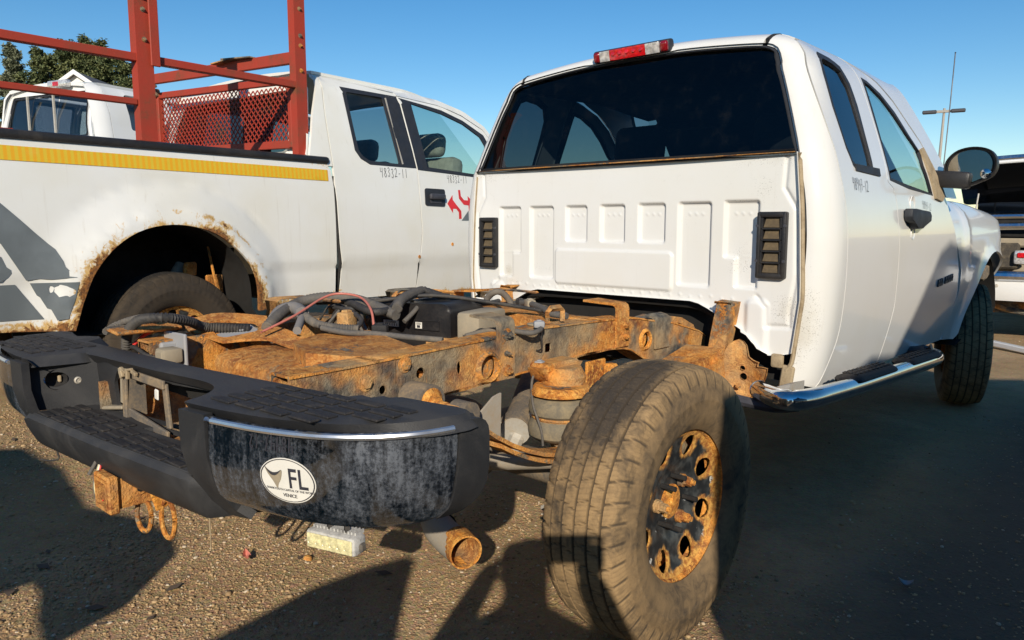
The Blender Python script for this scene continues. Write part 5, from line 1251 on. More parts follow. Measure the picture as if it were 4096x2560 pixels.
for s in (1, -1):
    r = patch('frame_rail', sidepoly, RH, rail_f(s*.43), FRM, S, step=.03, thick=.006, flip=s < 0, bstep=.03)
    bm = B()
    for (y0, y1) in zip(ysr, ysr[1:]):
        for fz, th in ((rail_top, -.006), (rail_bot, .006)):
            q = [(s*.4345, y0, fz(y0)), (s*.4345, y1, fz(y1)), (s*.352, y1, fz(y1)), (s*.352, y0, fz(y0))]
            a = [bm.verts.new(Vector(p)+Vector((0, 0, .0015*sin(p[1]*40)))) for p in q]; b = [bm.verts.new(Vector(p)+Vector((0, 0, th))) for p in q]
            bm.faces.new(a); bm.faces.new(b[::-1])
            for k in range(4): bm.faces.new((a[(k+1) % 4], a[k], b[k], b[(k+1) % 4]))
        q = [(s*.350, y0, rail_bot(y0)), (s*.350, y1, rail_bot(y1)), (s*.350, y1, rail_top(y1)), (s*.350, y0, rail_top(y0))]
        bm.faces.new([bm.verts.new(p) for p in q])
    bmesh.ops.remove_doubles(bm, verts=bm.verts[:], dist=.0004)
    obj('rail_flange', bm, M['rust_dust'], r, 30)
    for cy, cz, rr, d in ((-.257, .768, .041, .012), (.614, .752, .034, .008)):
        bm = B(); lathe(bm, [(-.006, rr-.004), (d, rr-.003), (d+.002, rr+.001), (d-.002, rr+.005), (0, rr+.010)], Matrix.Translation((s*.431, cy, cz)) @ (Matrix.Identity(4) if s > 0 else Matrix.Rotation(pi, 4, 'Z')), 28); obj('hole_collar', bm, M['rust_bright'], r)
        bm = B(); lathe(bm, [(-.016, 0), (-.016, rr)], Matrix.Translation((s*.431, cy, cz)) @ (Matrix.Identity(4) if s > 0 else Matrix.Rotation(pi, 4, 'Z')), 24); obj('web_plate', bm, M['rust_bright'], r)
    # box-mount brackets
    def strap(y0, y1, z0, z1, back, mt='rust', thick=.008, front=0.0):
        bm = B(); w = y1-y0; yc = (y0+y1)/2
        pts = [(s*.441, z0), (s*.441, z1-.022), (s*(.441-.005), z1-.008), (s*(.441-.018), z1), (s*(.441-back), z1+.006)]
        inner = [(s*(.441-thick), z0), (s*(.441-thick), z1-.022), (s*(.441-thick-.003), z1-.014), (s*(.441-thick-.012), z1-thick), (s*(.441-back), z1+.006-thick)]
        lo, hi = [], []
        for k, (a, b) in enumerate(zip(pts, inner)):
            jag = .008*sin(k*5.1+y0*40)*(k == len(pts)-1)
            lo.append((bm.verts.new((a[0], y0+jag, a[1])), bm.verts.new((b[0], y0+jag, b[1])))); hi.append((bm.verts.new((a[0], y1-jag*2, a[1])), bm.verts.new((b[0], y1-jag*2, b[1]))))
        for k in range(len(pts)-1):
            for i in (0, 1): bm.faces.new((lo[k][i], lo[k+1][i], hi[k+1][i], hi[k][i]))
            bm.faces.new((lo[k][0], lo[k][1], lo[k+1][1], lo[k+1][0])); bm.faces.new((hi[k][0], hi[k+1][0], hi[k+1][1], hi[k][1]))
        for k in (0, -1): bm.faces.new((lo[k][0], hi[k][0], hi[k][1], lo[k][1]))
        return obj('mount_bracket', bm, M[mt], S)
    b1 = strap(-.222, -.146, .722, .911, .115, 'rust'); b2 = strap(.408, .486, .746, .908, .15, 'rust_dust'); b3 = strap(.676, .786, .708, .836, .05, 'rust')
    for b, L in ((b1, [(-.184, .862), (-.184, .750), (-.186, .803)]), (b2, [(.456, .826), (.456, .785)])):
        for i, (y, z) in enumerate(L):
            bm = B(); bolt(bm, (s*.441, y, z), (s, 0, 0), .0125 if i < 2 else .006, .013); obj('bolt', bm, M['rust_dust'], b)
    for (y, z) in ((-.708, .792), (-.578, .822)):
        bm = B(); bolt(bm, (s*.432, y, z), (s, 0, 0), .015, .009, stud=False); obj('bolt', bm, M['rust_dust'], r)
    # leaning channel bracket and torn ear plate by the cab
    bm = B(); P0 = Vector((s*.525, .93, .64)); P1 = Vector((s*.552, .935, .878)); w = .085
    for k in range(9):
        t = k/8; c = P0.lerp(P1, t)
        sec = [(0, 0), (.072, 0), (.074, .055), (.064, .055), (.062, .010), (0, .010)]
        ring = [bm.verts.new((c.x+s*(a+.010*t*t), c.y+b*(1+.25*t), c.z+(.008*sin(b*30) if k == 8 else 0))) for a, b in sec]
        if k:
            for i in range(6): bm.faces.new((prev[i], prev[(i+1) % 6], ring[(i+1) % 6], ring[i]))
        else: bm.faces.new(ring)
        prev = ring
    bm.faces.new(prev[::-1]); box(bm, (s*.590, .966, .880), (.075, .062, .008), (.1, s*.06, 0), .003); tube(bm, [(s*.555, .93, .882), (s*.625, .935, .882)], .006, 6, 1); obj('cab_bracket', bm, M['rust_dust'], S)
    ear = smooth2([(.596, .653), (.613, .711), (.652, .739), (.686, .715), (.698, .672), (.735, .659), (.748, .658), (.741, .64), (.785, .640), (.765, .577), (.744, .540), (.728, .538), (.715, .51), (.685, .475), (.665, .455), (.63, .425), (.59, .445), (.575, .535)], 2)
    patch('torn_plate', ear, [circ(.668, .624, .0105, n=10), circ(.670, .588, .015, n=12)], lambda u, v: np.stack([s*u, .955+.016*np.sin(u*30)+.010*np.sin(v*25), v], 1), M['rust'], S, step=.025, thick=.007, flip=True)
    bm = B(); bolt(bm, (s*.662, .945, .552), (0, -1, 0), .008, .01); obj('bolt', bm, M['rust_dust'], S)
    bm = B(); prism(bm, [(.72, .66), (.92, .70), (.97, .66), (.97, .44), (.86, .44), (.74, .58)], lambda a, b: (s*.44, a, b), lambda a, b: (s*.60, a, b)); obj('spring_hanger', bm, M['rust_dust'], S)
    bm = B(); prism(bm, [(.70, .815), (.80, .826), (.90, .81), (1.0, .77), (1.05, .70), (1.03, .69), (.97, .745), (.88, .79), (.78, .80), (.70, .79)], lambda a, b: (s*.30, a, b), lambda a, b: (s*.425, a, b+.002)); obj('cab_mount', bm, M['rust'], S)
    # little stirrup bracket on top of the rail, washer
    bm = B(); tube(bm, [(s*.40, .06, .868), (s*.40, .06, .905), (s*.40, .075, .915), (s*.40, .125, .915), (s*.40, .14, .905), (s*.40, .14, .868)], .011, 4, 1); obj('stirrup', bm, M['rust_dust'], S)
    bm = B(); cyl(bm, (s*.385, .02, .866), (s*.385, .02, .870), .030, n=20); obj('washer', bm, M['seam'], S)
    # suspension on this side
    bm = B(); lathe(bm, [(.0, 0), (0, .058), (-.03, .075), (-.06, .070), (-.065, 0)], Matrix.Translation((s*.50, .02, .742)) @ Matrix.Rotation(-pi/2, 4, 'Y'), 24); box(bm, (s*.465, .02, .742), (.08, .17, .03), None, .008)
    prism(bm, [(-.085, .745), (.125, .745), (.085, .705), (.04, .688), (-.02, .688), (-.065, .71)], lambda a, b: (s*.44, a, b), lambda a, b: (s*.50, a, b)); obj('bump_stop', bm, M['rust_dust'], S)
    bm = B(); I = Matrix.Translation((s*.520, -.015, 0)) @ Matrix.Rotation(-pi/2, 4, 'Y')
    lathe(bm, [(.690, 0), (.690, .085), (.676, .098), (.664, .099), (.657, .078), (.653, .0)], I, 28); sp = obj('spring_seat', bm, M['rust_bright'], S)
    bm = B(); lathe(bm, [(.655, .06), (.654, .085), (.643, .099), (.624, .104), (.604, .100), (.594, .088), (.590, .083), (.585, .088), (.574, .101), (.556, .106), (.534, .102), (.521, .088), (.517, .06)], I, 36); ab = obj('air_bag', bm, M['bag'], S)
    bm = B(); lathe(bm, [(.595, .089), (.593, .0895), (.587, .0895), (.584, .089), (.590, .093)], I, 32, closed=True); obj('girdle_ring', bm, M['rust_dust'], ab)
    for j, dz in enumerate((0, -.020)):
        bm = B(); n = 22; P = [(y, .500+(.75 if y < 0 else .22)*y*y+dz*(1-.12*abs(y))) for y in np.linspace(-.56 if j == 0 else -.40, .9 if j == 0 else .7, n)]
        up = [(a, b) for a, b in P]; dn = [(a, b-.013) for a, b in P[::-1]]
        prism(bm, up+dn, lambda a, b: (s*.545, a, b), lambda a, b: (s*.620, a, b)); obj('leaf_spring', bm, M['rust_dust'], S)
    bm = B(); tube(bm, [(s*.545, -.02, .43), (s*.545, -.02, .505), (s*.545, -.02, .515)], .05, 10, 1); box(bm, (s*.58, -.02, .455), (.10, .16, .05), None, .01); obj('spring_pad', bm, M['axle'], S)
    bm = B(); cyl(bm, (s*.435, -.560, .730), (s*.52, -.560, .730), .046, n=22); o = obj('shackle_bush', bm, M['axle'], S)
    bm = B(); cyl(bm, (s*.52, -.560, .730), (s*.53, -.560, .730), .038, .024, 18); cyl(bm, (s*.53, -.560, .730), (s*.546, -.560, .730), .017, n=6); cyl(bm, (s*.546, -.560, .730), (s*.580, -.560, .730), .009, n=8); obj('bolt', bm, M['rust_bright'], o)
    bm = B(); prism(bm, [(-.575, .745), (-.515, .745), (-.50, .66), (-.53, .60), (-.575, .61)], lambda a, b: (s*.495, a, b), lambda a, b: (s*.512, a, b)); lathe(bm, [(-.03, 0), (-.03, .034), (.03, .034), (.03, 0)], Matrix.Translation((s*.53, -.455, .683)), 18); obj('shackle', bm, M['axle'], S)
    bm = B(); prism(bm, [(-.36, .655), (-.30, .695), (-.268, .702), (-.272, .565), (-.33, .58)], lambda a, b: (s*.49, a, b), lambda a, b: (s*.497, a, b)); obj('mud_shield', bm, M['shock'], S)
    bm = B(); box(bm, (s*.49, .21, .64), (.012, .11, .19), (.0, 0, 0), .004); box(bm, (s*.52, .26, .685), (.05, .05, .07), None, .012); obj('brake_bracket', bm, M['rust_bright'], S)
    bm = B(); tube(bm, [(s*.60, -.20, .36), (s*.62, -.14, .30), (s*.66, -.06, .235)], .009, 4, 1); obj('brake_cable_guide', bm, M['alloy'], S)
# axle, differential, propshaft
bm = B(); cyl(bm, (-.86, 0, .402), (.86, 0, .402), .052, n=20); lathe(bm, [(-.22, .05), (-.17, .11), (-.06, .165), (.06, .165), (.17, .11), (.22, .05)], Matrix.Translation((-.02, 0, .402)), 24); obj('rear_axle', bm, M['axle'], S)
bm = B(); tube(bm, [(.20, -.10, .400), (.32, -.12, .418), (.60, -.125, .487), (.68, -.10, .505)], .027, 12, 4); obj('sway_bar', bm, M['shock'], S)
bm = B(); cyl(bm, (.02, .1, .43), (.05, 2.2, .50), .045, n=16); obj('propshaft', bm, M['axle'], S)
bm = B(); cyl(bm, (.10, .38, .66), (.34, -.02, .53), .048, n=16); cyl(bm, (.34, -.02, .53), (.36, -.055, .52), .055, .050, 16); o = obj('exhaust_pipe', bm, M['axle'], S)
bm = B(); cyl(bm, (.30, .05, .548), (.36, -.055, .515), .050, n=18); box(bm, (.345, -.035, .475), (.05, .07, .07), (0, .4, .5), .012); lathe(bm, [(-.03, 0), (-.03, .022), (.03, .022), (.03, 0)], Matrix.Translation((.29, -.075, .515)), 14); obj('yoke', bm, M['alloy'], o)
bm = B(); P = [(.12, .12, .43), (.20, -.20, .37), (.345, -.395, .308), (.553, -.476, .298)]; tube(bm, P, .047, 20, 6, cap=False); ex = obj('tail_pipe', bm, M['shock'], S)
bm = B(); tube(bm, P, .0435, 20, 6, cap=False); obj('pipe_lining', bm, M['rust_dark'], ex)
bm = B(); a = Vector(P[2]); b = Vector(P[3]); d = (b-a).normalized(); cyl(bm, b-d*.062, b+d*.006, .0485, n=28, inner=.0435); obj('rusty_tip', bm, M['rust_bright'], ex)
bm = B(); cyl(bm, b-d*.17, b-d*.165, .0435, n=20); obj('pipe_bore', bm, M['dark'], ex)
# cross members
bm = B()
n = 26; rows = []
for i in range(n+1):
    x = -.26+.69*i/n; sag = .006*(1-(x/.43)**2); wob = .004*sin(i*1.9)
    prof = [(-.70+wob, .60), (-.715+wob, .66), (-.738+wob, .765-sag), (-.728, .792-sag), (-.70, .805-sag), (-.56, .812-sag*.7), (-.50, .785), (-.495, .70)]
    rows.append([bm.verts.new((x, y-.045*(1-(x/.43)**2), z+.003*sin(i*2.7+k))) for k, (y, z) in enumerate(prof)])
for A, C_ in zip(rows, rows[1:]):
    for k in range(len(A)-1): bm.faces.new((A[k], C_[k], C_[k+1], A[k+1]))
obj('rear_cross_member', bm, M['rust_heavy'], S)
def plz(u, v): return .876+.30*((u+.32)*-.67+(v+.58)*.74)
patch('spare_wheel_plate', [(-.508, -.749), (-.483, -.658), (-.341, -.535), (-.251, -.572), (-.094, -.541), (-.06, -.60), (-.164, -.634), (-.265, -.732), (-.337, -.745), (-.42, -.775)], [rpoly([(-.430, -.706), (-.419, -.681), (-.333, -.588), (-.290, -.592), (-.250, -.622), (-.290, -.711), (-.320, -.722)], .012)], lambda u, v: np.stack([u, v, plz(u, v)+.005*np.sin(u*25)], 1), M['rust_heavy'], S, step=.03, thick=.008)
bm = B(); prism(bm, [(-.420, -.705), (-.408, -.68), (-.335, -.60), (-.287, -.60), (-.258, -.624), (-.293, -.706), (-.318, -.714)], lambda a, b: (a, b, plz(a, b)-.012), lambda a, b: (a, b, plz(a, b)-.020)); wc = obj('winch_cover', bm, M['gray_part'], S)
bm = B(); P = (-.335, -.668); box(bm, (P[0], P[1], plz(*P)-.007), (.085, .018, .008), (0, 0, .75), .003); obj('moulded_bar', bm, M['gray_part'], wc)
bm = B(); prism(bm, [(-.02, -.35), (.30, -.43), (.40, -.52), (.30, -.66), (.18, -.72), (.02, -.66), (-.06, -.52)], lambda a, b: (a, b, .795-.015*a), lambda a, b: (a, b, .848-.03*a)); obj('hitch_gusset', bm, M['rust_heavy'], S)
bm = B(); box(bm, (0, .33, .80), (.72, .10, .085), (.0, 0, 0), .02, 2); prism(bm, [(-.36, .84), (-.1, .87), (.12, .86), (.36, .80), (.36, .76), (-.36, .76)], lambda a, b: (a, .24, b), lambda a, b: (a, .40, b)); obj('mid_cross_member', bm, M['rust_heavy'], S)
bm = B(); box(bm, (0, -.08, .775), (.72, .09, .06), None, .012); obj('cross_member', bm, M['rust_dust'], S)
bm = B(); box(bm, (0, .9, .73), (.72, .12, .08), None, .02); obj('cross_member', bm, M['rust_dust'], S)
# torn box mounts still standing on the far rail
for y, z in ((-.40, .925), (.14, .92), (.66, .885)):
    bm = B(); tube(bm, [(-.43, y-.07, .86), (-.43, y-.065, z), (-.43, y-.05, z+.008), (-.43, y+.06, z+.006), (-.40, y+.075, z+.002)], .006, 4, 1)
    bmesh.ops.scale(bm, vec=(7, 1, 1), verts=bm.verts[:], space=Matrix.Translation((.43, 0, 0))); obj('mount_bracket', bm, M['rust'], S)
bm = B(); box(bm, (-.44, -.90, .872), (.10, .20, .012), (0, .08, 0), .004); obj('rail_end', bm, M['rust_heavy'], S)
# canister and its box
bm = B(); prism(bm, rpoly([(-.265, .76), (.10, .76), (.10, .905), (.075, .922), (-.175, .914), (-.250, .872)], .025), lambda a, b: (a, -.125, b), lambda a, b: (a, .10, b))
bmesh.ops.bevel(bm, geom=[e for e in bm.edges if e.calc_length() < .2 and abs(e.verts[0].co.y-e.verts[1].co.y) < .01], offset=.014, segments=3, profile=.5, affect='EDGES')
bmesh.ops.rotate(bm, cent=(0, -.1, .8), matrix=Matrix.Rotation(radians(14), 3, 'Z'), verts=bm.verts[:]); can = obj('fuel_vapour_canister', bm, M['plastic_canister'], S)
RZ = Matrix.Translation((0, -.1, .8)) @ Matrix.Rotation(radians(14), 4, 'Z') @ Matrix.Translation((0, .1, -.8))
for x0, x1, lab in ((-.185, -.118, 'sticker'), (-.045, -.018, 'sticker')):
    bm = B(); box(bm, ((x0+x1)/2, -.1265, .842), (x1-x0, .002, .022)); bmesh.ops.transform(bm, matrix=RZ, verts=bm.verts[:]); L = obj('label', bm, M['sticker'], can)
    bm = B()
    for i in range(6): box(bm, (x0+.008+(x1-x0-.016)*i/5, -.1282, .838), (.0018, .001, .009))
    for i in range(2): box(bm, ((x0+x1)/2, -.1282, .846+.004*i), ((x1-x0)*.7, .001, .0016))
    bmesh.ops.transform(bm, matrix=RZ, verts=bm.verts[:]); obj('print', bm, M['ink'], L)
bm = B(); tube(bm, [(-.052, -.127, .826), (.055, -.127, .826), (.055, -.127, .860), (-.052, -.127, .860)], .0015, 4, 1, True); tube(bm, [(-.192, -.127, .826), (-.112, -.127, .826), (-.112, -.127, .860), (-.192, -.127, .860)], .0015, 4, 1, True); bmesh.ops.transform(bm, matrix=RZ, verts=bm.verts[:]); obj('moulded_frame', bm, M['plastic_clean'], can)
bm = B(); box(bm, (.165, -.01, .835), (.09, .19, .13), (0, 0, radians(14)), .012, 2); obj('canister_bracket', bm, M['tan_plastic'], S)
# harness: conduits, cables, connectors
def wire(name, P, r, mt, corr=0.0, pitch=.008, n=8, sub=8, parent=None):
    bm = B(); tube(bm, P, r, n, sub, corr=corr, pitch=pitch); return obj(name, bm, M[mt], parent or S, 60)
hb = wire('wiring_harness', [(-.473, -.944, .80), (-.440, -.95, .86), (-.37, -.945, .905), (-.300, -.925, .918), (-.285, -.885, .915), (-.32, -.81, .895), (-.365, -.735, .865), (-.30, -.62, .855)], .0145, 'conduit_dark', .14, .008)
wire('conduit', [(-.594, -.961, .85), (-.62, -.908, .870), (-.56, -.869, .890), (-.42, -.877, .905)], .011, 'conduit', .12, .007, parent=hb)
wire('red_cable', [(-.471, -.942, .80), (-.44, -.90, .85), (-.49, -.806, .872), (-.55, -.72, .878), (-.60, -.65, .86)], .0062, 'red_wire', parent=hb)
wire('conduit', [(-.233, -.60, .86), (-.285, -.52, .892), (-.36, -.40, .918), (-.32, -.324, .935), (-.25, -.253, .93), (-.118, -.25, .912), (-.004, -.25, .89)], .019, 'conduit', .05, .01, parent=hb)
wire('red_cable', [(-.16, -.66, .86), (-.175, -.53, .90), (-.223, -.394, .942), (-.214, -.331, .955), (-.145, -.293, .945), (-.03, -.335, .915), (.02, -.362, .86)], .0042, 'pink_wire', parent=hb)
wire('taped_bundle', [(-.27, -.555, .872), (-.345, -.475, .898), (-.30, -.45, .908), (-.21, -.48, .900)], .0225, 'tape', parent=hb, sub=4)
wire('taped_bundle', [(-.24, -.462, .90), (-.176, -.506, .885), (-.10, -.57, .862)], .014, 'tape', parent=hb, sub=4)
wire('conduit', [(-.21, -.475, .895), (-.10, -.505, .880), (-.03, -.49, .872), (.03, -.43, .865)], .0125, 'conduit', .12, .007, parent=hb)
wire('cable', [(-.453, -.185, .90), (-.229, -.269, .915), (-.06, -.310, .903), (-.045, -.242, .905), (-.088, -.172, .925), (-.117, -.10, .945), (-.125, -.022, .95), (-.041, .006, .93), (-.03, .087, .90)], .0135, 'conduit_dark', parent=hb)
wire('conduit', [(.0, -.25, .91), (-.036, -.20, .935), (-.10, -.08, .948), (-.13, -.004, .945), (-.066, .02, .91)], .0175, 'conduit', .08, .009, parent=hb)
wire('hose', [(-.144, .309, .85), (-.125, .321, .90), (-.085, .325, .925), (-.07, .355, .915), (-.055, .381, .875), (-.031, .345, .84)], .013, 'conduit', .03, .02, parent=hb)
wire('cable', [(.30, -.23, .845), (.345, -.16, .862), (.42, -.14, .866), (.478, -.118, .862), (.482, -.075, .868), (.45, -.032, .878)], .0085, 'conduit', .06, .008, parent=hb)
wire('cable', [(-.05, -.521, .872), (.03, -.475, .858), (.07, -.40, .850), (.157, -.342, .842), (.27, -.29, .838)], .0095, 'conduit', parent=hb)
wire('cable', [(-.071, .419, .87), (.039, .372, .885), (.175, .30, .882), (.254, .254, .872), (.33, .257, .868)], .0125, 'conduit', .05, .01, parent=hb)
wire('cable', [(-.2, .36, .86), (.0, .25, .90), (.05, .10, .905), (-.05, .0, .92), (-.2, -.06, .90), (-.38, -.05, .88)], .009, 'conduit_dark', parent=hb)
wire('cable', [(-.30, -.30, .90), (-.16, -.33, .90), (-.05, -.36, .88), (.0, -.42, .86)], .008, 'conduit_dark', parent=hb)
wire('cable', [(-.38, -.33, .91), (-.2, -.2, .92), (-.05, -.05, .94), (.10, .12, .91), (.2, .3, .87)], .007, 'conduit_dark', parent=hb)
rr_ = random.Random(5)
for k in range(9):
    x0, y0 = rr_.uniform(-.38, .0), rr_.uniform(-.42, .12); a = rr_.uniform(0, 2*pi); L = rr_.uniform(.10, .22); z = rr_.uniform(.865, .90)
    wire('cable', [(x0, y0, z-.03), (x0+L*.3*cos(a), y0+L*.3*sin(a), z+.02), (x0+L*.7*cos(a+.5), y0+L*.7*sin(a+.5), z+.015), (x0+L*cos(a+.3), y0+L*sin(a+.3), z-.03)], rr_.uniform(.004, .009), rr_.choice(['conduit', 'conduit_dark', 'conduit_dark', 'conduit']), parent=hb)
for k in range(7):
    c = (rr_.uniform(-.38, -.20), rr_.uniform(-.40, .10), rr_.uniform(.835, .865)); a = rr_.uniform(0, 3)
    bm = B(); box(bm, c, (rr_.uniform(.03, .08), rr_.uniform(.02, .05), rr_.uniform(.03, .06)), (rr_.uniform(-.3, .3), rr_.uniform(-.3, .3), a), .006); obj('bracket', bm, M[rr_.choice(['rust_heavy', 'rust', 'rust_dust'])], hb)
    bm = B(); bolt(bm, (c[0], c[1], c[2]+.02), (.2, -.3, 1), .010, .012); obj('bolt', bm, M['rust_dust'], hb)
for dx in (0, .028): wire('brake_line', [(-.30+dx, -.24, .84), (-.265+dx, -.268, .895), (-.25+dx, -.26, .905), (-.235+dx, -.245, .895), (-.12+dx, -.32, .86), (-.06+dx, -.335, .82)], .0055, 'conduit', parent=hb)
wire('air_line', [(.455, -.05, .745), (.450, -.075, .70), (.486, -.112, .64), (.515, -.124, .60), (.53, -.122, .56), (.53, -.115, .515)], .0042, 'conduit', parent=hb)
wire('bleed_wire', [(.462, -.055, .872), (.464, -.045, .83), (.455, -.035, .80), (.43, -.03, .79)], .003, 'conduit_dark', parent=hb)
for c, s_, r_, mt in (((.452, -.04, .752), (.03, .03, .02), .3, 'gray_part'), ((.464, -.058, .882), (.035, .03, .022), .8, 'gray_part'), ((-.20, -.13, .905), (.07, .05, .035), .4, 'conduit_dark'), ((-.33, -.08, .895), (.09, .05, .03), -.2, 'conduit'), ((.06, .365, .885), (.06, .035, .032), -.6, 'tan_plastic'), ((-.02, .40, .88), (.05, .03, .028), -.5, 'conduit_dark'), ((.05, -.36, .86), (.05, .04, .03), .7, 'rubber'), ((-.13, -.36, .875), (.05, .05, .05), .3, 'rust_dust')):
    bm = B(); box(bm, c, s_, (0, 0, r_), .006, 2); box(bm, Vector(c)+Vector((0, 0, s_[2]*.45)), (s_[0]*.5, s_[1]*.6, s_[2]*.4), (0, 0, r_), .003); obj('connector', bm, M[mt], hb)
bm = B(); box(bm, (-.345, -.845, .812), (.13, .012, .10), (0, 0, .05), .004); o = obj('plug_plate', bm, M['gray_part'], S)
bm = B(); box(bm, (-.365, -.87, .805), (.06, .05, .06), None, .006); box(bm, (-.38, -.875, .825), (.03, .05, .03), None, .004); obj('socket', bm, M['gray_part'], o)
bm = B(); box(bm, (-.305, -.885, .80), (.062, .06, .046), None, .008, 2); box(bm, (-.305, -.912, .80), (.045, .012, .03), None, .003); obj('plug', bm, M['tan_plastic'], o)
wire('plug_lead', [(-.33, -.91, .79), (-.36, -.93, .80), (-.42, -.935, .815), (-.47, -.935, .815)], .007, 'conduit_dark', .15, .01, parent=o)

# ------------------------------------------------------------------ rear bumper
SH = .055
PP = [(.440, -1.213), (.56, -1.208), (.71, -1.190), (.830, -1.155), (.908, -1.105), (.958, -1.04), (.980, -.965), (.985, -.880)]
def tz(X): return .021*np.maximum(0, X)+.003
_bp = catmull([Vector((a, b, 0)) for a, b in PP], 10); _bx = np.array([p.x for p in _bp]); _by = np.array([p.y for p in _bp])
_bt = np.concatenate([[0], np.cumsum(np.hypot(np.diff(_bx), np.diff(_by)))]); BT = float(_bt[-1])
_bnx = np.gradient(_by, _bt); _bny = -np.gradient(_bx, _bt)       # outward normal
def bump_f(s, zs, ins, off=0.0, shear=True):
    def f(u, v):
        x = np.interp(u, _bt, _bx); y = np.interp(u, _bt, _by); nx = -np.interp(u, _bt, _bny)*-1; ny = np.interp(u, _bt, _bny); nxx = np.interp(u, _bt, _bnx)
        l = np.hypot(nxx, ny); nxx = nxx/l; ny = ny/l
        i = np.interp(v, zs, ins)-off
        X = s*(x-nxx*i); Y = y-ny*i
        return np.stack([X, Y+SH*X, v+tz(X)], 1)
    return f
CZ = [.604, .614, .632, .668, .715, .775, .800]; CI = [.052, .036, .021, .010, .003, .003, .005]
bum = None
tops = [(p[0], p[1]) for p in zip(_bx, _by)]
def sh(u, v, z): return np.stack([u, v+SH*u, z+tz(u)+0*v], 1)
_n = np.hypot(_bnx, _bny); tops = [(float(x-.011*a/l), float(y-.011*b/l)) for x, y, a, b, l in zip(_bx, _by, _bnx, _bny, _n)]
right = [p for p in tops if p[1] < -.955]+[(.972, -.932), (.955, -.910), (.92, -.902)]; left = [(-a, b) for a, b in right[::-1]]
outl = left+smooth2([(-.470, -1.205), (-.462, -1.17), (-.435, -1.06), (-.40, -1.06), (-.34, -1.055)], 4, False)+smooth2([(.17, -1.055), (.27, -1.060), (.345, -1.085), (.40, -1.135), (.428, -1.19)], 4, False)+right+[(.80, -.908), (.755, -.91), (.748, -.925), (.725, -.918), (.715, -.945), (.68, -.94), (.665, -.972), (-.66, -.955), (-.70, -.90), (-.75, -.885), (-.80, -.93), (-.86, -.92)]
def ftop(u, v):
    e = np.minimum(1, segdist(np.stack([u, v], 1), outl)/.012)
    return sh(u, v, .820-.005*(1-e)**2)
bum = patch('rear_bumper', outl, [], ftop, M['plastic'], S, step=.03, thick=.036, bstep=.02)
# raised tread pads
def pads(X0, X1, Y0, Y1, nx, ny, z, skew=0.0):
    z += .005
    bm = B(); dx = (X1-X0)/nx; dy = (Y1-Y0)/ny
    for i in range(nx):
        for k in range(ny):
            x = X0+(i+.5)*dx; y = Y0+(k+.5)*dy
            if abs(x) > .80 and y < -1.145+(abs(x)-.82)*.95: continue
            box(bm, (x, y+SH*x, z+float(tz(x))), (dx*.86, dy*.64, .005), (0, -.021*(x > 0), 0), .0022)
    return obj('tread_pads', bm, M['rubber_pad'], bum)
pads(.470, .92, -1.175, -.985, 5, 5, .8165); pads(-.90, -.49, -1.175, -.985, 5, 5, .8165)
bm = B(); box(bm, (.885, -.885+SH*.885, .812), (.09, .05, .014), (0, .1, .3), .004); box(bm, (.80, -.925+SH*.8, .809), (.11, .016, .018), (0, .06, .12), .003); obj('torn_edge', bm, M['plastic'], bum)
for s in (1, -1):
    fl = s < 0; u0, u1 = .098, BT-.082
    oc = rpoly([(u0, .800), (u1+.006, .800), (u1-.008, .63), (u1-.030, .606), (u0+.004, .606), (u0, .64)], [.006, .03, .03, .02, .02, .02])
    cf = bump_f(s, CZ, CI, .0)
    c = patch('chrome_corner', oc, [], cf, M['chrome'], bum, step=.022, thick=.006, flip=fl)
    bm = B(); P = [bump_f(s, CZ, CI, .008)(np.array([u]), np.array([.7945]))[0] for u in np.linspace(u0+.006, u1-.01, 30)]; tube(bm, P, .0062, 8, 1); obj('bright_trim', bm, M['bright'], c)
    oe = rpoly([(u1+.009, .803), (BT, .803), (BT, .65), (BT-.05, .606), (u1-.026, .606), (u1-.004, .64)], [.006, .05, .04, .02, .01, .02])
    patch('end_cap', oe, [], bump_f(s, CZ, CI, .004), M['plastic'], bum, step=.03, thick=.02, flip=fl)
    ob = [(.0, .803), (u0-.003, .803), (u0-.003, .628), (u0+.002, .585), (u0+.03, .568), (.0, .552)]
    patch('corner_block', ob, [], bump_f(s, [.545, .57, .60, .66, .72, .80], [.095, .075, .05, .018, .004, .003], .006), M['plastic'], bum, step=.03, thick=.02, flip=fl)
    # side walls of the step notch
    X0, X1 = (.440, .34) if s > 0 else (-.474, -.410)
    def fw(u, v, X0=X0, X1=X1): t = (u+1.20)/.18; return sh(X0+(X1-X0)*t**1.2*1.0-0*u, u, v)
    def fw(u, v, X0=X0, X1=X1): t = np.clip((u+1.20)/.18, 0, 1); return sh(X0+(X1-X0)*t**1.5, u, v)
    wall = [(-1.20, .655), (-1.02, .655), (-1.02, .80), (-1.20, .80)]
    hole = [] if s > 0 else [circ(-1.125, .742, .030, .022, 18)]
    nw = patch('notch_wall', wall, hole, fw, M['plastic'], bum, step=.02, thick=.01, flip=(s > 0))
    if s < 0:
        bm = B(); P = fw(np.array([-1.125]), np.array([.742]))[0]; lathe(bm, [(.0, .030), (-.012, .027), (-.03, .020), (-.032, 0)], Matrix.Translation((P[0]+.002, P[1], P[2])), 18); obj('lamp_pocket', bm, M['rubber'], nw)
        bm = B(); box(bm, (P[0]-.016, P[1]+.014, P[2]-.002), (.012, .010, .020), None, .003); obj('plate_lamp', bm, M['seam'], nw)
        bm = B(); P = fw(np.array([-1.075]), np.array([.735]))[0]; lathe(bm, [(0, .011), (.003, .0105), (.005, .007), (.002, .006), (.002, 0)], Matrix.Translation((P[0], P[1], P[2])), 16); obj('lock_cover', bm, M['alloy'], nw)
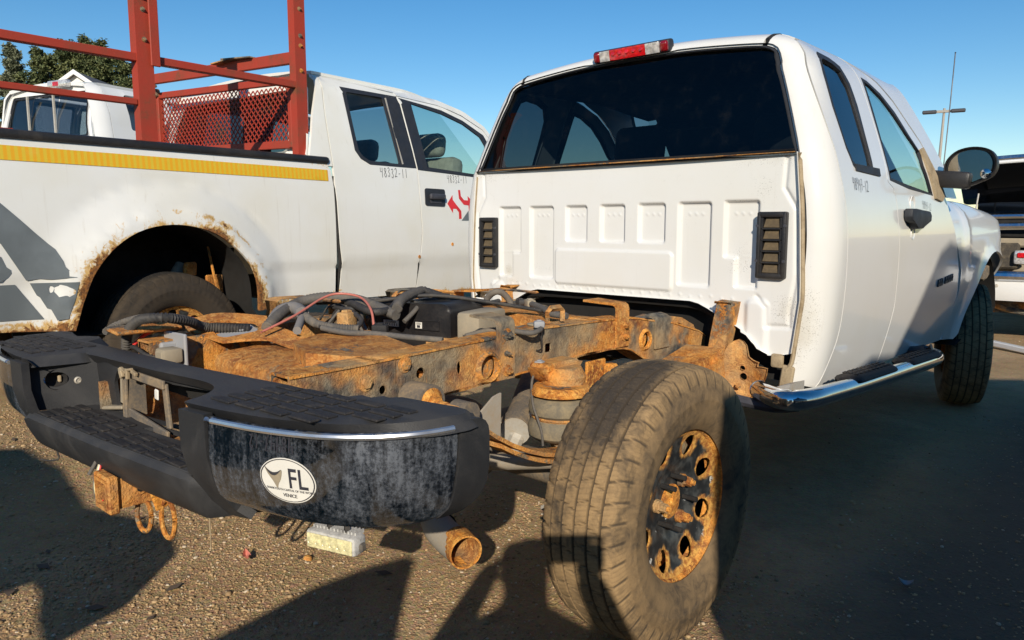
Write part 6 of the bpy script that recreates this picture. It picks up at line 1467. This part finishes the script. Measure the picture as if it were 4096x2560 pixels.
# lower step: tread, rolled lip and front face
LZ = [.528, .54, .56, .61, .640, .655, .660]; LI = [.085, .060, .035, .010, .0, .008, .022]
def flow(u, v):
    i = np.interp(v, LZ, LI); e = sst(np.abs(u+.03), .42, .50)
    return sh(u, -1.212+i+0*u+1.15*np.maximum(0, u-.435), v+.0*e)
patch('lower_face', [(-.47, .550), (-.45, .536), (.42, .545), (.53, .560), (.53, .60), (.53, .640), (.44, .659), (-.462, .659), (-.47, .62)], [], flow, M['plastic'], bum, step=.02, thick=.01)
ot = [(-.462, -1.196), (.44, -1.196), (.41, -1.15), (.36, -1.03), (-.42, -1.03)]
st = patch('lower_step', ot, [rpoly([(-.05, -1.075), (.27, -1.075), (.27, -1.035), (-.02, -1.035)], .01)], lambda u, v: sh(u, v, .657+0*u), M['plastic'], bum, step=.05, thick=.012)
bm = B()
for i in range(9):
    for k in range(4):
        x = -.395+i*.092; y = -1.178+k*.032
        if y > -1.09 and x > -.1: continue
        box(bm, (x, y+SH*x, .6595+float(tz(x))), (.079, .022, .0055), None, .0024)
obj('tread_pads', bm, M['rubber_pad'], st)
# back wall with torn opening, plate bracket
bw = patch('back_wall', [(-.415, .655), (.355, .655), (.33, .80), (-.40, .80)], [rpoly([(-.285, .672), (-.245, .672), (-.235, .72), (-.24, .775), (-.275, .778), (-.30, .74)], .008), [(-.205, .664), (.19, .664), (.185, .775), (-.20, .772)]], lambda u, v: sh(u, -1.02+.012*np.sin(u*6)-.10*(v-.72)*(u < -.3), v), M['plastic'], bum, step=.03, thick=.010)
bm = B()
for a, b in (((-.205, .655), (-.195, .79)), ((.045, .668), (.030, .785)), ((-.20, .785), (.04, .783)), ((-.20, .675), (.05, .650))):
    d = Vector((b[0]-a[0], 0, b[1]-a[1])); L = d.length; c = Vector(((a[0]+b[0])/2, -1.045+SH*(a[0]+b[0])/2, (a[1]+b[1])/2)); ang = atan2(d.z, d.x)
    box(bm, c, (L, .010, .024), (0, -ang, 0), .003)
box(bm, (-.193, -1.02-.01, .72), (.006, .05, .12)); obj('plate_bracket', bm, M['steel'] if False else M['axle'], bum)
bm = B(); box(bm, (-.255, -1.040, .735), (.022, .012, .10), (0, .12, 0), .004); box(bm, (-.225, -1.042, .785), (.09, .012, .022), (0, -.1, 0), .004); box(bm, (-.29, -1.05, .672), (.12, .03, .010), (0, -.15, .1), .003); obj('torn_steel', bm, M['tan_plastic'], bum)
bm = B()
for k, (x, z, w, h, r) in enumerate(((-.175, .797, .035, .008, .3), (-.14, .803, .04, .007, -.2), (-.11, .798, .03, .010, .2), (-.15, .788, .012, .025, .1), (-.185, .785, .018, .020, -.5))): box(bm, (x, -1.058+SH*x, z), (w, .010, h), (0, r, 0), .002)
obj('cracked_cover', bm, M['seam'], bum)
bm = B(); box(bm, (.005, -1.055, .755), (.020, .006, .028), (0, .1, 0), .003); obj('speed_nut', bm, M['white_bit'], bum)
bm = B(); box(bm, (0, -.955, .762), (.80, .012, .07)); obj('bumper_beam', bm, M['dark'], bum)
# pen numbers and the oval sticker on the chrome
c0 = [o for o in COL.objects if o.name.startswith('chrome_corner')][0]
cf = bump_f(1, CZ, CI, .0012); cf2 = bump_f(1, CZ, CI, .0022)
handwriting('marker_number', '48447-12', lambda u, v: cf(2*.31-u, 2*.768-v), 2*.31-.282-.055, .768-.015, .028, 1.0, M['ink'], c0, adv=.50, lw=.12)
su, sv, ra, rb = .318, .700, .066, .045
stk = patch('oval_sticker', circ(su, sv, ra, rb, 40), [], cf, M['sticker'], c0, step=.02, thick=0)
patch('sticker_border', circ(su, sv, ra*.965, rb*.955, 40), [circ(su, sv, ra*.93, rb*.92, 40)], cf2, M['ink'], stk, step=.02, thick=0)
def letters(name, txt, u, v, h, parent, fmap, mt, squash=1.0):
    cu = bpy.data.curves.new('t', 'FONT'); cu.body = txt; cu.size = 1; cu.align_x = 'CENTER'; cu.align_y = 'CENTER'; cu.offset = .012
    to = bpy.data.objects.new('t', cu); COL.objects.link(to); bpy.context.view_layer.update()
    me = bpy.data.meshes.new_from_object(to.evaluated_get(bpy.context.evaluated_depsgraph_get()))
    bpy.data.objects.remove(to)
    co = np.array([vv.co[:] for vv in me.vertices]); P = fmap(u+co[:, 0]*h*squash, v+co[:, 1]*h)
    for vv, p in zip(me.vertices, P): vv.co = p
    me.materials.clear(); me.materials.append(M[mt]); me.name = name
    o = bpy.data.objects.new(name, me); COL.objects.link(o); o.parent = parent; return o
letters('lettering', 'FL', su+.026, sv+.004, .056, stk, cf2, 'ink', .85)
letters('lettering', 'SHARKTOOTH CAPITAL OF THE WORLD', su+.006, sv-.0185, .0062, stk, cf2, 'ink')
letters('lettering', 'VENICE', su+.004, sv-.0295, .0098, stk, cf2, 'ink')
patch('tooth_print', smooth2([(su-.050, sv+.024), (su-.036, sv+.012), (su-.022, sv+.013), (su-.009, sv+.021), (su-.012, sv+.004), (su-.020, sv-.008), (su-.024, sv-.017), (su-.032, sv-.004), (su-.043, sv+.010)], 3), [], cf2, M['tan_plastic'], stk, step=.02, thick=0)
patch('tooth_root', smooth2([(su-.050, sv+.025), (su-.036, sv+.010), (su-.022, sv+.010), (su-.009, sv+.022), (su-.018, sv+.017), (su-.030, sv+.015), (su-.042, sv+.019)], 3), [], bump_f(1, CZ, CI, .003), M['lamp_dark'], stk, step=.02, thick=0)
# hitch receiver, chain loops, hanging wires
bm = B(); box(bm, (0, -1.02, .60), (.98, .075, .075), None, .012); box(bm, (.35, -.92, .66), (.02, .30, .16)); box(bm, (-.35, -.92, .66), (.02, .30, .16)); hi = obj('tow_hitch', bm, M['rust'], S)
bm = B()
for a, b, w, h in ((-.034, 0, .008, .076), (.034, 0, .008, .076), (0, .034, .061, .008), (0, -.034, .061, .008)): box(bm, (.030+a, -1.13, .537+b), (w, .17, h))
for a, b, w, h in ((-.041, 0, .012, .094), (.041, 0, .012, .094), (0, .041, .071, .012), (0, -.041, .071, .012)): box(bm, (.030+a, -1.200, .537+b), (w, .026, h), None, .004)
lathe(bm, [(0, .017), (.003, .016), (.003, .009), (.001, .0088)], Matrix.Translation((.068, -1.135, .540)), 18); box(bm, (.03, -1.07, .585), (.16, .08, .02), None, .003); obj('receiver', bm, M['rust'], hi)
bm = B(); cyl(bm, (.0675, -1.135, .540), (.0722, -1.135, .540), .0092, n=14); obj('pin_hole', bm, M['dark'], hi)
bm = B(); box(bm, (.115, -1.10, .525), (.010, .055, .075), (.3, .2, 0), .004); box(bm, (.02, -1.11, .497), (.06, .05, .012)); obj('chain_plate', bm, M['rust_bright'], hi)
for (x, y, z, w, h, rz) in ((.055, -1.125, .462, .021, .042, .5), (.125, -1.095, .462, .022, .050, .35)):
    bm = B(); P = [(x+w*cos(t)*cos(rz), y+w*cos(t)*sin(rz), z+h*sin(t)*(1 if abs(sin(t)) > .2 else 1)) for t in np.linspace(0, 2*pi, 17)[:-1]]; tube(bm, P, .0062, 8, 3, True); obj('chain_loop', bm, M['rust_dust'], hi)
for k, (mt, dx) in enumerate((('red_wire', .016), ('white_bit', .004), ('amber_led', -.006), ('conduit', -.012))):
    wire('loose_wire', [(-.03+dx*.4, -1.19, .60), (-.035+dx, -1.20, .56), (-.03+dx*1.2, -1.205, .53), (-.025+dx*1.6, -1.20, .505-.008*k)], .0022, mt, parent=hi, n=5, sub=4)
wire('loose_wire', [(-.045, -1.18, .62), (-.05, -1.2, .585), (-.055, -1.21, .565)], .005, 'conduit', parent=hi)
wire('hanging_thread', [(.36, -1.10, .56), (.361, -1.10, .50), (.36, -1.10, .455)], .0016, 'seam', parent=bum, n=5, sub=2)
wire('hanging_wire', [(-.62, -1.1, .56), (-.60, -1.12, .50), (-.56, -1.13, .48), (-.61, -1.14, .465), (-.66, -1.15, .46)], .003, 'conduit_dark', parent=bum, n=6)
# work light under the bumper
LM = Matrix.Translation((.416, -.822, .393)) @ Matrix.Rotation(radians(16), 4, 'Z')
def lmo(bm): bmesh.ops.transform(bm, matrix=LM, verts=bm.verts[:]); return bm
bm = B(); box(bm, (0, .028, 0), (.158, .05, .050), None, .010, 2); lt = obj('work_light', lmo(bm), M['chalky'], S)
bm = B()
for i in range(13): box(bm, (-.066+i*.011, .040, .027), (.004, .034, .010))
obj('cooling_fin', lmo(bm), M['chalky'], lt)
bm = B(); box(bm, (0, .0020, -.001), (.142, .006, .038), None, .002); obj('lens', lmo(bm), M['amber_led'], lt)
for i in range(6):
    bm = B(); lathe(bm, [(0, .0112), (.001, .0112), (.002, .0085), (.0012, .0075), (.0028, .005), (.0034, 0)], Matrix.Translation((-.0575+i*.023, -.0012, -.001)) @ Matrix.Rotation(-pi/2, 4, 'Z'), 18); obj('led', lmo(bm), M['amber_led'], lt)
bm = B(); tube(bm, [(-.02, .03, .028), (-.02, .03, .08), (-.02, .02, .15)], .008, 6, 1); tube(bm, [(.035, .03, .028), (.035, .03, .08), (.035, .02, .15)], .008, 6, 1); box(bm, (.082, .03, -.005), (.012, .022, .022), None, .004); obj('bracket', lmo(bm), M['conduit'], lt)
# ------------------------------------------------------------------ dark vehicle with its hood up at the right edge
def dark_truck():
    R = empty('pickup_truck', 'black pickup facing the camera with hood raised and grille missing, at the right edge', 'pickup truck', (.93, 7.05, 0), radians(5))
    P = M['dark_paint']
    bm = B()
    for s in (1, -1):
        prism(bm, [(.10, .62), (.05, .95), (.10, 1.18), (.45, 1.24), (1.35, 1.28), (1.35, .45), (1.05, .45), (.95, .75), (.70, .85), (.45, .75), (.35, .55)], lambda a, b: (s*.95, a, b), lambda a, b: (s*.70, a, b))
    obj('front_fender', bm, P, R)
    bm = B(); tube(bm, [(-.94, .06, 1.235), (-.6, .0, 1.255), (0, -.02, 1.262), (.6, .0, 1.255), (.94, .06, 1.235)], .028, 8, 4); tube(bm, [(-.94, .05, 1.15), (0, -.03, 1.17), (.94, .05, 1.15)], .035, 8, 4); obj('radiator_support', bm, M['chrome_bar'], R)
    bm = B(); box(bm, (0, .12, 1.0), (1.75, .06, .09), None, .02); box(bm, (0, .16, .74), (1.7, .05, .08), None, .02); obj('support_bar', bm, M['tan_plastic'], R)
    bm = B(); box(bm, (0, .75, .85), (1.35, 1.0, .75)); box(bm, (0, .30, .88), (.9, .05, .42)); obj('engine_bay', bm, M['dark'], R)
    for s in (1, -1):
        bm = B(); box(bm, (s*.40, .14, .87), (.26, .16, .26), None, .02); hl = obj('headlamp_box', bm, M['floor_under'], R)
        bm = B(); box(bm, (s*.25-.0, .04, .86), (.13, .08, .14), (0, 0, .1), .025, 2); obj('marker_lens', bm, M['clear_lens'], hl)
        bm = B(); box(bm, (s*.25, -.005, .88), (.07, .02, .05), None, .008); obj('red_lens', bm, M['red_lens'], hl)
        bm = B(); tube(bm, [(s*.80, .05, .97), (s*.76, .02, .93), (s*.70, .0, .94)], .01, 6, 3); obj('wire', bm, M['amber_led'], hl)
    bm = B(); tube(bm, [(-.98, .14, .67), (-.85, .0, .67), (-.4, -.06, .675), (.4, -.06, .675), (.85, .0, .67), (.98, .14, .67)], .05, 10, 4); obj('bumper_top', bm, M['chrome_bar'], R)
    bm = B(); n = 20
    pts = [(-.99+1.98*i/n, -.07+.16*abs(-1+2*i/n)**3) for i in range(n+1)]
    lo = [bm.verts.new((x, y+.015, .43)) for x, y in pts]; md = [bm.verts.new((x, y-.02, .52)) for x, y in pts]; up = [bm.verts.new((x, y, .635)) for x, y in pts]; bk = [bm.verts.new((x, y+.05, .64)) for x, y in pts]
    for A, C_ in ((lo, md), (md, up), (up, bk)):
        for i in range(n): bm.faces.new((A[i], A[i+1], C_[i+1], C_[i]))
    fb = obj('front_bumper', bm, M['white_far'], R)
    for x in (-.43, .43): bm = B(); lathe(bm, [(0, .018), (.008, .014), (.012, 0)], Matrix.Translation((x, -.065, .575)) @ Matrix.Rotation(-pi/2, 4, 'Z'), 14); obj('bolt', bm, M['alloy'], fb)
    # raised hood
    def hood(off): return lambda u, v: np.stack([u, 1.30-.95*v, 1.30+.30*v+.10*sst(v, .6, 1.0)+.04*(1-(u/.9)**2)+off], 1)
    ho = patch('hood', rpoly([(-.92, 0), (.92, 0), (.88, 1), (-.88, 1)], .1), [], hood(.10), P, R, step=.15, thick=.035)
    bm = B(); tube(bm, [tuple(hood(.085)(np.array([x]), np.array([1.0]))[0]) for x in np.linspace(-.9, .9, 13)], .018, 8, 1); obj('hood_lip', bm, M['white_far'], ho)
    bm = B()
    for k, z in enumerate((.03, .085)): tube(bm, [tuple(hood(.10+z)(np.array([x]), np.array([.97-.1*k]))[0]) for x in np.linspace(-.88, .88, 13)], .035-.008*k, 8, 1)
    obj('grille_bar', bm, M['chrome_bar'], ho)
    bm = B(); cyl(bm, (-.70, .25, 1.20), (-.69, .40, 1.50), .008, n=8); cyl(bm, (.70, .25, 1.20), (.69, .40, 1.50), .008, n=8); obj('hood_prop', bm, M['alloy'], R)
    bm = B(); prism(bm, [(1.28, 1.43), (2.0, 1.75), (3.3, 1.74), (3.5, 1.2), (3.5, .5), (1.3, .5)], lambda a, b: (-.78, a, b), lambda a, b: (.78, a, b)); obj('cab', bm, P, R)
    bm = B(); prism(bm, [(1.42, 1.30), (1.98, 1.71), (1.96, 1.72), (1.40, 1.31)], lambda a, b: (-.70, a, b), lambda a, b: (.70, a, b)); obj('windscreen', bm, M['glass_side'], R)
    t = bpy.data.objects.new('wheel', TYRE_D); COL.objects.link(t); t.parent = R; t.location = (.80, .70, .40)
    for x, y in ((-.80, .70), (.80, 4.2), (-.80, 4.2)): c = link_copy(t, R); c.location = (x, y, .40)
    bm = B(); box(bm, (0, 3.9, .8), (1.9, 1.4, .6), None, .03); obj('bed', bm, P, R)
    bm = B(); box(bm, (0, .4, .33), (1.3, .1, .12)); tube(bm, [(-.6, .3, .40), (-.2, .2, .30), (.3, .3, .36), (.6, .2, .28)], .03, 8, 4); obj('front_subframe', bm, M['rust'], R)
dark_truck()
def plank():
    bm = B(); box(bm, (.78, 6.42, .045), (1.10, .07, .05), (0, .02, radians(-38)), .008)
    tag(obj('trim_strip', bm, M['white_far']), 'long white plastic trim strip lying on the ground before the black pickup', 'trim strip')
    bm = B(); box(bm, (1.02, 6.30, .03), (.34, .10, .04), (.05, .05, radians(-30)), .012)
    tag(obj('bumper_scrap', bm, M['plastic_clean']), 'black plastic scrap lying beside the white trim strip', 'scrap')
plank()
# ------------------------------------------------------------------ unseen casters added to throw the long shadows, and the photographer
FWD = Vector((-.645, .764, 0)).normalized(); LAT = Vector((FWD.y, -FWD.x, 0)); TAN = math.tan(SUN_EL)
def behind(name, label, cat, poly, a, depth, mat, parts=True):
    """poly: outline in (sideways, shadow height); a: metres in front of (-: behind) the camera along the sun's ground direction"""
    base = Vector((CAM.x, CAM.y, 0))+FWD*a
    c = sum(p[0] for p in poly)/len(poly)
    root = empty(name, label, cat, tuple(base+LAT*c))
    def f(d): return lambda l, h: (base+LAT*l+FWD*d)+Vector((0, 0, max(h-a*TAN, .0)))-root.location
    bm = B(); prism(bm, poly, f(0), f(-depth)); obj('body', bm, mat, root, 30)
    return root, f
r, f = behind('shadow_truck', 'unseen truck-like shadow caster, shaped and lengthened, behind the photographer, outside the frame', 'shadow caster',
    [(.535, .0), (.535, 1.66), (.60, 1.70), (.90, 1.76), (1.02, 1.82), (1.27, 1.93), (1.50, 2.11), (1.74, 2.20), (1.79, 2.30), (2.10, 2.84), (2.22, 2.95), (2.55, 3.06), (2.78, 3.12), (3.05, 3.10), (3.18, 2.72), (3.4, 2.60), (9.5, 2.55), (9.5, .0)], -.75, 2.4, M['blue_dark'])  # unseen truck: outline cut to the right-hand shadow, lengthened to hold back sky light
for l in (.95, 4.4):
    for d in (.12, -1.7):
        t = bpy.data.objects.new('wheel', TYRE_D); COL.objects.link(t); t.parent = r; p = Vector(f(d-.15)(l, 0)); t.location = (p.x, p.y, .40); t.rotation_euler = (0, 0, atan2(FWD.y, FWD.x))
bm = B(); prism(bm, [(2.25, 2.25), (2.9, 2.25), (2.85, 2.75), (2.35, 2.75)], f(.012), f(-.02)); obj('window', bm, M['glass_side'], r)
r, f = behind('shadow_car', 'unseen shadow caster shaped like a car with raised hood, behind the photographer on the left, outside the frame', 'car',
    [(-4.6, .12), (-4.6, .95), (-2.3, .80), (-2.15, .60), (-2.15, .12)], -.45, 1.7, M['dark_paint'])  # unseen body added under the left shadow caster
bm = B(); prism(bm, [(-4.0, 1.95), (-3.4, 1.86), (-2.99, 1.76), (-2.59, 1.64), (-2.44, 1.65), (-2.12, 1.53), (-1.86, 1.34), (-1.60, 1.29), (-1.40, 1.22), (-1.31, 1.15), (-1.29, 1.00), (-1.385, .885), (-1.52, .96), (-1.62, 1.03), (-1.70, 1.06), (-1.80, .99), (-2.4, .80), (-4.0, .9)], f(0), f(-.05)); obj('hood', bm, M['dark_paint'], r)  # added panel cut to the outline of the left shadow
for l in (-2.6, -4.2):
    t = bpy.data.objects.new('wheel', TYRE_D); COL.objects.link(t); t.parent = r; p = Vector(f(-.2)(l, 0)); t.location = (p.x, p.y, float(gz(p.x+r.location.x, p.y+r.location.y))+.40); t.rotation_euler = (0, 0, atan2(FWD.y, FWD.x))
r, f = behind('shadow_block', 'added shadow caster with sloping top behind the photographer, outside the frame', 'bin',
    [(-1.10, -.4), (-1.10, .80), (-.88, .94), (-.74, 1.045), (-.58, 1.12), (-.47, 1.155), (-.435, 1.14), (-.43, 1.05), (-.405, .90), (-.40, -.4)], -.95, .6, M['blue_dark'])  # unseen block added to throw the middle shadow; its bin shape is invented
def photographer():
    base = Vector((CAM.x, CAM.y, 0))+FWD*-.55+LAT*.02
    R = empty('person', 'person in dark jacket crouching to take the picture, outside the frame', 'person', tuple(base))
    def W(l, a, h): v = LAT*l+FWD*a; return (v.x, v.y, h)
    V = [W(0, -.12, .72), W(-.02, -.10, .95), W(-.05, -.03, 1.12), W(-.06, .03, 1.21), W(-.06, .07, 1.29), W(-.07, .10, 1.37), W(-.07, .10, 1.41),
         W(-.22, -.02, 1.14), W(-.34, .12, .97), W(-.17, .47, 1.165), W(.12, -.02, 1.14), W(.26, .12, .98), W(.10, .47, 1.165),
         W(-.13, -.10, .69), W(-.17, .16, .42), W(-.17, -.10, .09), W(-.17, .08, .05), W(.13, -.10, .69), W(.19, .16, .42), W(.19, -.10, .09), W(.19, .08, .05)]
    E = [(0, 1), (1, 2), (2, 3), (3, 4), (4, 5), (5, 6), (2, 7), (7, 8), (8, 9), (2, 10), (10, 11), (11, 12), (0, 13), (13, 14), (14, 15), (15, 16), (0, 17), (17, 18), (18, 19), (19, 20)]
    rad = [.15, .15, .15, .07, .085, .105, .07, .075, .055, .035, .075, .055, .035, .10, .075, .05, .045, .10, .075, .05, .045]
    me = bpy.data.meshes.new('body'); me.from_pydata(V, E, []); me.materials.append(M['jacket'])
    o = bpy.data.objects.new('body', me); COL.objects.link(o); o.parent = R
    sm = o.modifiers.new('skin', 'SKIN'); o.modifiers.new('sub', 'SUBSURF').levels = 1; o.modifiers['sub'].render_levels = 1
    for i, q in enumerate(me.skin_vertices[0].data): q.radius = (rad[i], rad[i]); q.use_root = i == 0
    bm = B(); fv = cam_f; rv = Vector((cos(radians(42.19)), sin(radians(42.19)), 0)); c = CAM-fv*.03-Vector(base)
    box(bm, c+rv*.05, (.16, .008, .076), Matrix.Rotation(radians(42.19), 4, 'Z') @ Matrix.Rotation(radians(-7.3), 4, 'X'), .003); obj('phone', bm, M['lamp_dark'], R)
    for s in (-1, 1):
        bm = B(); w = Vector(V[9] if s < 0 else V[12]); pc = c+rv*(.05+s*.085)-fv*.03
        tube(bm, [w, pc+Vector((0, 0, -.035)), pc], .028, 8, 3)
        for k in range(4): z = -.03+.021*k; tube(bm, [pc+Vector((0, 0, z))+rv*s*.02, pc+Vector((0, 0, z))+fv*.018+rv*s*.012, pc+Vector((0, 0, z))+fv*.020-rv*s*(.018+.003*(k in (1, 2)))], .0085, 7, 3)
        tube(bm, [pc+Vector((0, 0, -.03)), pc-fv*.012-rv*s*.012, pc-fv*.006+Vector((0, 0, .02))-rv*s*.028], .0095, 7, 3)
        obj('hand', bm, M['skin'], R)
cam_f = Vector((-sin(radians(42.1885))*cos(radians(7.318)), cos(radians(42.1885))*cos(radians(7.318)), -sin(radians(7.318))))
photographer()
# ------------------------------------------------------------------ litter on the ground
def leaf(name, x, y, L, w, rz, mt, label, cat):
    n = 8; V = []; z0 = float(gz(x, y))+.012
    for i in range(n+1):
        t = i/n; ww = w*sin(pi*min(1, t*.96+.02))**.8
        for k in (-1, 0, 1): px = (t-.5)*L; py = k*ww; V.append((x+px*cos(rz)-py*sin(rz), y+px*sin(rz)+py*cos(rz), z0+.012*abs(k)+.015*(t-.5)**2*4))
    F = [(a*3+k, a*3+k+1, a*3+k+4, a*3+k+3) for a in range(n) for k in (0, 1)]
    tag(mobj(name, V, F, M[mt]), label, cat)
leaf('dry_leaf', 1.62, 1.62, .11, .018, .5, 'gray_part', 'curled pale leaf lying in the dark shade right of the cab', 'leaf')
leaf('paper_scrap', 1.36, .76, .045, .018, .3, 'gray_part', 'small pale blue paper scrap in the shade behind the rear wheel', 'litter')
leaf('dry_leaf', -.43, -.60, .06, .014, -.3, 'pink_wire', 'flat reddish leaf on the sunlit gravel below the work light', 'leaf')
def litter():
    rng = random.Random(9); V = []; F = []
    for _ in range(130):
        x = rng.uniform(-2.6, 1.4); y = rng.uniform(-1.35, .4); z = float(gz(x, y))+.006; a = rng.uniform(0, 2*pi); L = rng.choice((.008, .012, .02, .035)); w = L*rng.choice((.08, .3, .5)); i = len(V); t = rng.uniform(0, .008)
        for p, q, r in ((-1, 0, 0), (0, -1, t), (1, 0, .002), (0, 1, t*.5)): V.append((x+(p*L*cos(a)-q*w*sin(a)), y+(p*L*sin(a)+q*w*cos(a)), z+r))
        F.append((i, i+1, i+2, i+3))
    tag(mobj('leaf_litter', V, F, M['bark']), 'bits of dry leaf and twig scattered over the gravel', 'leaf litter', kind='stuff')
litter()
def rustbit(x, y, r, label):
    bm = B(); lathe(bm, [(0, r), (.012, r*.8), (.016, r*.3), (.014, 0)], Matrix.Translation((x, y, float(gz(x, y))+.004)) @ Matrix.Rotation(-pi/2, 4, 'Y') @ Matrix.Rotation(.3, 4, 'Z'), 12)
    tag(obj('rusty_nut', bm, M['rust_bright']), label, 'nut')
rustbit(-.28, -.45, .016, 'rusty nut lying on the gravel between hitch and work light')
bm = B(); tube(bm, [(1.05, -.12, .012), (1.15, -.05, .016), (1.3, .05, .012), (1.45, .16, .014), (1.52, .26, .012)], .005, 6, 4); tag(obj('wire_offcut', bm, M['conduit_dark']), 'thin black wire lying in the shade right of the rear tyre', 'wire')
